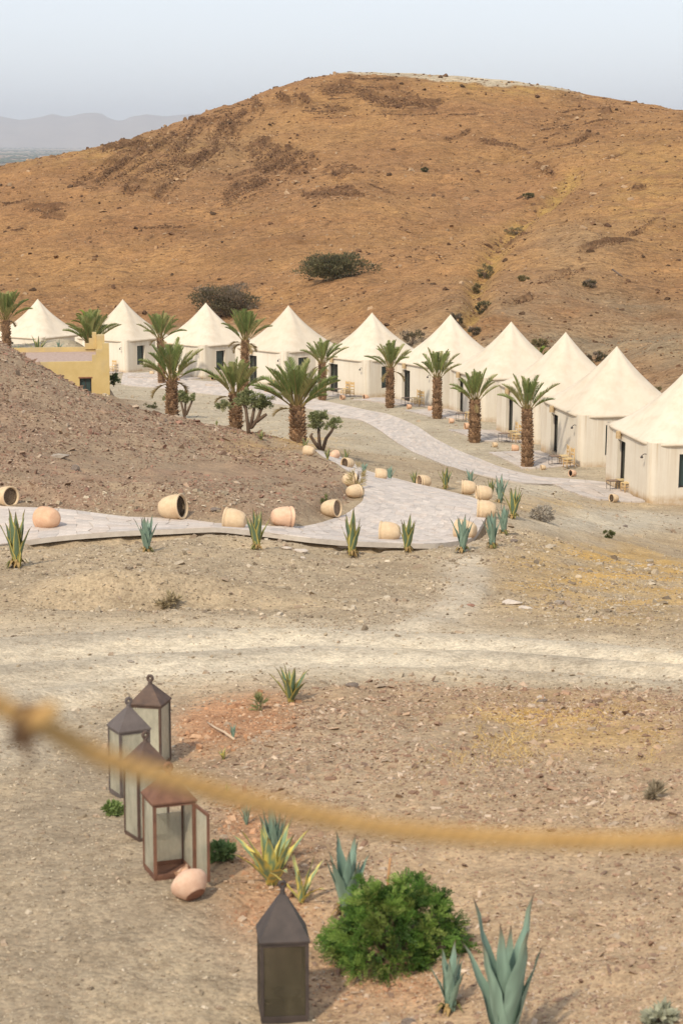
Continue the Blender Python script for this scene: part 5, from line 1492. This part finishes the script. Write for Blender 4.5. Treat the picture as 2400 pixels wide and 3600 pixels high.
lantern(650, 2328, 108, 312, math.radians(6), 'large dark lantern standing alone in front with a tall pointed roof', M_DKM, M_PANE_D, .31, False, True)

# ------------------------------------------------------------------ small single things
M_DEAD = simple('dead_wood', (0.12, 0.085, 0.065), (0.22, 0.16, 0.12), 8, 0.95, .1, .8, .02, (1, 1, .2))
q = tent_frames[1]
pp = U(1483, 935, 116); gz = float(H(pp.x, pp.y))
root = empty('wooden_post', (pp.x, pp.y, gz), 0); tag(root, 'dark weathered wooden post with split top beside the right tents', 'post')
hh = U(1483, 872, 116).z - gz
m = MB(); m.tube([(0, 0, -.2), (.02, 0, hh * .5), (-.02, 0, hh)], [.16, .14, .10], 8); m.tube([(.12, .02, -.2), (.1, .02, hh * .5), (.09, 0, hh * .93)], [.08, .08, .04], 6)
m.tube([(-.12, .02, -.2), (-.1, .02, hh * .6), (-.13, 0, hh * .88)], [.07, .06, .03], 6); tag(m.build('timber', M_DEAD, root), kind='stuff')
def stick(pa, pb_, r, label, mat, name='stick', lift=(.02, .05)):
    a, b = G(*pa), G(*pb_); a.z += lift[0]; b.z += lift[1]
    m = MB(); d = b - a
    m.tube([a - a, d * .35 + Vector((0, 0, .01)), d * .7 - Vector((0, 0, .004)), d], [r, r * .9, r * .8, r * .5], 6)
    o = m.build(name, mat, None, True, loc=a); tag(o, label, 'stick')
M_PALE = simple('pale_stick', (0.50, 0.36, 0.24), (0.60, 0.46, 0.33), 9, .9)
stick((538, 1702), (476, 1668), .016, 'pale stick lying on red soil left of the spreading agave', M_PALE)
p = G(888, 2065); m = MB(); m.tube([(0, 0, -.05), (.01, 0, .18), (.028, 0, .36)], [.012, .011, .009], 6); o = m.build('stake', simple('stake_wood', (.36, .18, .08), (.5, .28, .14), 9, .9), None, True, loc=p); tag(o, 'thin reddish stake standing in the green feathery bush', 'stake')
stick((1405, 628), (1428, 637), .09, 'dark fallen branch on the right hillside', M_DEAD, 'fallen_branch', (.35, .1))

# single stones large enough to name
def rock_me(seed, fl=.45, n_=3):
    rng = np.random.default_rng(seed)
    import bmesh
    bm = bmesh.new(); bmesh.ops.create_icosphere(bm, subdivisions=2, radius=1.0)
    for v in bm.verts:
        c = np.array(v.co); d = c / np.linalg.norm(c)
        f = 1.0
        for q in range(5):
            ax = np.array(_dirs[(seed * 5 + q) % len(_dirs)]); t_ = d @ ax
            if t_ > .45: f = min(f, .58 / t_ * 1.0)
        f *= 1 + rng.normal(0, .03); v.co = Vector(tuple(d * f * np.array((1, .7, fl))))
    me = bpy.data.meshes.new('rock'); bm.to_mesh(me); bm.free(); return me
_dirs = [tuple(v / np.linalg.norm(v)) for v in np.random.default_rng(3).normal(size=(60, 3))]
def stone_mat(name, c1, c2): return simple(name, c1, c2, 5, .95, .12, .7, .03)
M_RK = {'g': stone_mat('grey_rock', (.27, .22, .175), (.40, .34, .28)), 'p': stone_mat('pale_rock', (.48, .40, .33), (.60, .52, .44)), 'r': stone_mat('red_rock', (.27, .14, .10), (.40, .24, .18)), 'd': stone_mat('dark_rock', (.15, .12, .10), (.24, .19, .155))}
ROCKS = [(133, 1050, 60, .26, 'g', 'large flat grey slab lying on the stony mound'), (172, 1080, 26, .8, 'd', 'upright dark stone below the flat slab on the mound'), (378, 968, 16, .7, 'd', 'dark upright stone on the mound crest left of the palm'),
         (1175, 1388, 56, .35, 'p', 'pinkish white flat rock beside the pale side track'), (1205, 1398, 40, .3, 'p', 'smaller white rock right of the pinkish white one'), (1285, 1388, 34, .6, 'g', 'rounded pale boulder on the straw coloured slope'),
         (690, 1268, 42, .35, 'p', 'pale stone cluster piece below the kerb near the agave'), (660, 1262, 30, .35, 'p', 'pale stone below the kerb, left piece'), (695, 1283, 22, .4, 'p', 'small pale stone lower below the kerb'),
         (1435, 1210, 18, .5, 'd', 'small dark stone on the right roadside bank'), (810, 1578, 44, .35, 'd', 'dark flat stone near the top of the foreground mound'), (1245, 1612, 34, .4, 'd', 'dark stone on the upper right part of the foreground mound'),
         (1240, 1604, 26, .5, 'p', 'pale pebble beside the dark stone of the foreground mound'), (935, 2350, 44, .5, 'd', 'dark stone at the bottom edge between lantern and agaves'), (1080, 1392, 22, .4, 'r', 'reddish stone left of the white rocks'),
         (495, 1172, 30, .4, 'd', 'dark stone on the cut bank above the path'), (1350, 1425, 26, .35, 'p', 'pale stone above the dirt track at right'), (1492, 1300, 18, .5, 'p', 'white stone on the far right slope'),
         (300, 1520, 24, .3, 'g', 'small stone on the dirt track at left'), (1180, 1245, 22, .5, 'd', 'dark stone on the slope right of the path corner')]
for i, (px, py, wd, fl, c, lab) in enumerate(ROCKS):
    p = G(px, py); s = wd * p.y / F / 2
    o = link('rock', rock_me(i + 2, fl), M_RK[c], None, (p.x, p.y, p.z + s * fl * .35), (random.uniform(-.12, .12), random.uniform(-.12, .12), random.uniform(-.6, .6)), s); tag(o, lab, 'rock')

# ------------------------------------------------------------------ loose stones: gravel, shards and ledges, uncountable
BX = np.array([(-1, -1, -1), (1, -1, -1), (1, 1, -1), (-1, 1, -1), (-.75, -.7, 1), (.7, -.75, 1), (.75, .65, 1), (-.65, .75, 1)], float)
BF = np.array([(0, 3, 2, 1), (4, 5, 6, 7), (0, 1, 5, 4), (1, 2, 6, 5), (2, 3, 7, 6), (3, 0, 4, 7)])
def stones(name, x, y, size, flat, cols, mat, seed, tilt=.35, elong=1.4, sink=.25, Zf=None, az=None):
    n_ = len(x); rng = np.random.default_rng(seed)
    z = (Zf or H)(x, y)
    sc = np.stack([size * elong * rng.uniform(.7, 1.3, n_), size * rng.uniform(.6, 1.1, n_), size * flat * rng.uniform(.6, 1.4, n_)], -1) / 2
    v = BX[None] * (1 + rng.normal(0, .16, (n_, 8, 3))) * sc[:, None]
    a = rng.uniform(0, 2 * np.pi, n_) if az is None else az + rng.normal(0, .35, n_)
    tx, ty = rng.normal(0, tilt, n_), rng.normal(0, tilt, n_)
    def rot(v, i, j, a):
        c, s = np.cos(a)[:, None], np.sin(a)[:, None]; p, q = v[..., i].copy(), v[..., j].copy()
        v[..., i] = p * c - q * s; v[..., j] = p * s + q * c
    rot(v, 1, 2, tx); rot(v, 0, 2, ty); rot(v, 0, 1, a)
    v += np.stack([x, y, z + sc[:, 2] * (1 - 2 * sink)], -1)[:, None]
    cc = np.asarray(cols)[rng.integers(0, len(cols), n_)] * rng.uniform(.78, 1.22, n_)[:, None]
    F_ = (BF[None] + (np.arange(n_) * 8)[:, None, None]).reshape(-1, 4)
    o = link(name, npmesh(name, v.reshape(-1, 3), F_, np.repeat(cc, 8, 0)), mat); tag(o, kind='stuff')
    return o
M_GRAV = NT('loose_stone', .95, .12); _n = M_GRAV.noise(20, 4, .6); M_GRAV.base(M_GRAV.mix(M_GRAV.attr(), M_GRAV.ramp(_n, [(.3, (.8, .78, .76)), (.7, (1.15, 1.14, 1.12))]), .8, 'MULTIPLY')); M_GRAV = M_GRAV.m
SANDC = [(.36, .29, .205), (.42, .345, .25), (.29, .23, .16), (.33, .25, .18), (.22, .17, .12), (.47, .395, .30)]
REDC = [(.37, .255, .17), (.43, .31, .215), (.31, .20, .135), (.35, .24, .16), (.25, .155, .105), (.48, .375, .28), (.41, .32, .235), (.21, .14, .10)]
MOUC = [(.28, .195, .135), (.24, .15, .105), (.33, .23, .16), (.20, .13, .09), (.40, .31, .23), (.26, .18, .125), (.29, .165, .12), (.16, .105, .075)]
def look(arr):      # field on the terrain grid, read at points
    return make_lookup(arr)
fm, fn_, ft, fc, fv = look(M_mound), look(M_near), look(M_trk), look(calm), look(flat_valley * (1 - hillw))
def scatter(n_, ymin, ymax, seed):
    rng = np.random.default_rng(seed); t_ = rng.uniform(-.24, .24, n_); y = np.exp(rng.uniform(math.log(ymin), math.log(ymax), n_)); return t_ * y, y, rng
ropew = 1
x, y, rng = scatter(165000, 11.5, 60, 1)
keep = rng.uniform(size=len(x)) < np.clip(.50 - .46 * ft(x, y), .02, 1) * (1 - np.clip(fc(x, y) * 1.5, 0, 1)) * (1 - fn_(x, y)) * (0.35 + 1.3 * np.clip(fbm(x / 2.5, y / 4, 3, 5) + .45, 0, 1))
x, y = x[keep], y[keep]; s = y / F * np.minimum(15, 2.6 + rng.pareto(2.8, len(x)) * 2.0)
stones('gravel', x, y, s, .5, SANDC, M_GRAV, 2)
x, y, rng = scatter(110000, 11.5, 31, 3)
keep = rng.uniform(size=len(x)) < fn_(x, y) * (0.3 + 1.2 * np.clip(fbm(x / 1.5, y / 2, 3, 15) + .4, 0, 1))
x, y = x[keep], y[keep]; s = y / F * np.minimum(17, 3.2 + rng.pareto(2.7, len(x)) * 2.6)
rr_ = look(M_red)(x, y) > rng.uniform(.15, .6, len(x))
stones('stone_shards', x[~rr_], y[~rr_], s[~rr_], .32, REDC, M_GRAV, 4, .45, 1.5)
stones('red_clods', x[rr_], y[rr_], s[rr_], .5, [(.44, .25, .145), (.37, .205, .115), (.50, .32, .20), (.31, .17, .10), (.46, .34, .24)], M_GRAV, 14, .45, 1.3)
x, y, rng = scatter(90000, 56, 103, 5)
keep = (rng.uniform(size=len(x)) < fm(x, y) * np.clip(.2 + 1.6 * (fbm(x / 4, y / 6, 3, 25) + .3) + .5 * (x < -6), 0, 1)) & (fc(x, y) < .05)
x, y = x[keep], y[keep]; s = y / F * np.minimum(12, 2.5 + rng.pareto(2.9, len(x)) * 2.0)
stones('slate_shards', x, y, s, .35, MOUC, M_GRAV, 6, .5, 1.6)
x, y, rng = scatter(26000, 60, 185, 7)
keep = (rng.uniform(size=len(x)) < .35) & (fc(x, y) < .05) & (fm(x, y) < .3) & (y < np.interp(CX + F * x / y, [0, 400, 1000, 1568], [200, 195, 155, 115]))
x, y = x[keep], y[keep]; s = y / F * (2.2 + rng.pareto(3.0, len(x)) * 1.5)
stones('pebbles', x, y, s, .5, SANDC, M_GRAV, 8)
# hill: scattered stones, then ledges of broken rock along the strata
HILC = [(.23, .135, .07), (.31, .19, .10), (.16, .09, .05), (.38, .26, .16), (.12, .068, .04), (.10, .06, .035)]
x, y, rng = scatter(60000, 112, 352, 9)
hw_ = look(hillw); st_ = look(M_str); gf = look(M_gul)
keep = (rng.uniform(size=len(x)) < hw_(x, y) * np.clip(.18 + .5 * np.clip(fbm(x / 9, y / 9, 3, 35) + .3, 0, 1) + .5 * st_(x, y) + .4 * gf(x, y), 0, 1))
x, y = x[keep], y[keep]; s = y / F * (1.9 + np.minimum(rng.pareto(2.6, len(x)) * 1.8, 9))
stones('hill_stones', x, y, s, .55, HILC, M_GRAV, 10)
LEDC = [(.15, .083, .048), (.19, .11, .06), (.115, .064, .038), (.24, .145, .08)]
lx, ly, ls, la_ = [], [], [], []
rg = np.random.default_rng(77)
for P, th in LEDGE + PAR:
    P = np.array(P, float); L = np.linalg.norm(np.diff(P, axis=0), axis=1).sum()
    m_ = int(L * th * (0.75 if th != 1.6 else 0.5)); Q = resample(P, 60)
    Wl = np.array([G(a, b)[:2] for a, b in Q])
    dirs = np.gradient(Wl, axis=0)
    k = rg.integers(0, 60, m_); fr_ = fbm(k / 5.0, k * 0.0 + th + P[0, 0], 2, 7) > -.22
    for i in k[fr_]:
        c = Wl[i] + rg.normal(0, 1, 2) * np.array([.25, th * .045]); yv = c[1]
        lx.append(c[0]); ly.append(yv); ls.append(yv / F * rg.uniform(1.0, 2.7) * (1 + .6 * (rg.uniform() < .1))); la_.append(math.atan2(dirs[i, 1], dirs[i, 0]))
stones('rock_ledges', np.array(lx), np.array(ly), np.array(ls), .7, LEDC, M_GRAV, 12, .35, 1.5, .15, None, np.array(la_))
# straw: dry grass blades in patches
def straw(name, cx_, cy_, rx, ry, n_, Lp, cols, seed):
    rng = np.random.default_rng(seed); P = []
    for i in range(n_):
        p = G(cx_ + rng.normal() * rx, cy_ + rng.normal() * ry); P.append(p)
    P = np.array([p[:] for p in P]); n_ = len(P)
    cl = fbm(P[:, 0] / .6, P[:, 1] / .9, 2, seed) > -.05; P = P[cl]; n_ = len(P)
    d = rng.normal(size=(n_, 3)) * .8; d[:, 2] = np.abs(d[:, 2]) * .5 + .35; d /= np.linalg.norm(d, axis=1)[:, None]
    L = (Lp * P[:, 1] / F * rng.uniform(.5, 1.3, n_))[:, None]; sd = np.cross(d, rng.normal(size=(n_, 3))); sd /= np.linalg.norm(sd, axis=1)[:, None]; w = L * .05
    V_ = np.stack([P - sd * w, P + sd * w, P + d * L], 1).reshape(-1, 3)
    C_ = np.asarray(cols)[rng.integers(0, len(cols), n_)] * rng.uniform(.8, 1.2, n_)[:, None]
    tag(link(name, npmesh(name, V_, np.arange(n_ * 3).reshape(-1, 3), np.repeat(C_, 3, 0)), M_DRY), kind='stuff')
STR = [(.58, .40, .15), (.50, .33, .12), (.64, .48, .22)]
straw('dry_grass', 1180, 1690, 60, 36, 1600, 16, STR, 1); straw('dry_grass', 1340, 1645, 60, 12, 700, 14, STR, 2); straw('dry_grass', 1140, 1740, 90, 20, 700, 13, STR, 3)
straw('dry_grass', 1420, 1330, 110, 40, 2200, 8, STR, 4); straw('dry_grass', 640, 1005, 90, 18, 900, 7, STR, 5); straw('dry_grass', 1480, 1720, 50, 30, 500, 13, STR, 6); straw('dry_grass', 1090, 1770, 80, 30, 600, 14, STR, 7)
straw('dry_grass', 1300, 1160, 90, 12, 500, 6, STR, 8)

# ------------------------------------------------------------------ rope strung across in front
RP = [(-420, 1330, 2.62), (-200, 1480, 2.64), (-60, 1585, 2.66), (0, 1620, 2.68), (60, 1652, 2.7), (130, 1683, 2.72), (220, 1732, 2.76), (320, 1768, 2.8), (430, 1798, 2.84), (540, 1830, 2.88), (650, 1857, 2.92), (760, 1880, 2.96),
      (880, 1901, 3.0), (1000, 1914, 3.04), (1150, 1925, 3.08), (1300, 1930, 3.12), (1450, 1931, 3.16), (1600, 1929, 3.2), (1800, 1920, 3.26), (2050, 1895, 3.34)]
RW = resample(np.array([U(q[0], q[1], q[2] * .6)[:] for q in RP]), 420)
M_ROPE = simple('tan_rope', (0.40, 0.23, 0.08), (0.50, 0.305, 0.12), 60, .9, .15, .6, .003)
root = empty('rope', RW[0]); tag(root, 'thick tan rope strung across the foreground with a dark knot at left', 'rope')
off = Vector(RW[0])
for k in range(3):
    P = []
    for i, w_ in enumerate(RW):
        d = (Vector(RW[min(i + 1, 419)]) - Vector(RW[max(i - 1, 0)])).normalized(); u = d.cross(Vector((0, 0, 1))).normalized(); v = u.cross(d)
        a = i * .42 + k * 2.0944; P.append(Vector(w_) - off + u * math.cos(a) * .0043 + v * math.sin(a) * .0043)
    m = MB(); m.tube(P, .0050, 8); m.build('strand', M_ROPE, root, True)
kp = U(66, 1657, 2.7 * .6) - off
m = MB()
for q in range(3):
    m.tube([kp + Vector(((q - 1) * .006 - .002 + .004 * math.sin(a), .0145 * math.cos(a), .0145 * math.sin(a) - .003)) for a in [2 * math.pi * j / 14 for j in range(15)]],   .0042, 7)
m.tube([kp + Vector((.0, -.012, -.010)), kp + Vector((.002, -.012, -.022)), kp + Vector((.0, -.011, -.036))], [.005, .0035, .0012], 6)
m.build('knot', simple('dark_cord', (.07, .036, .016), (.13, .07, .032), 40, .9), root, True)
m = MB(); m.tube([kp + Vector((.002, -.010, .0)), kp + Vector((.014, -.012, .008)), kp + Vector((.024, -.010, .015))], [.008, .0085, .006], 7); m.build('rope_end', M_ROPE, root, True)
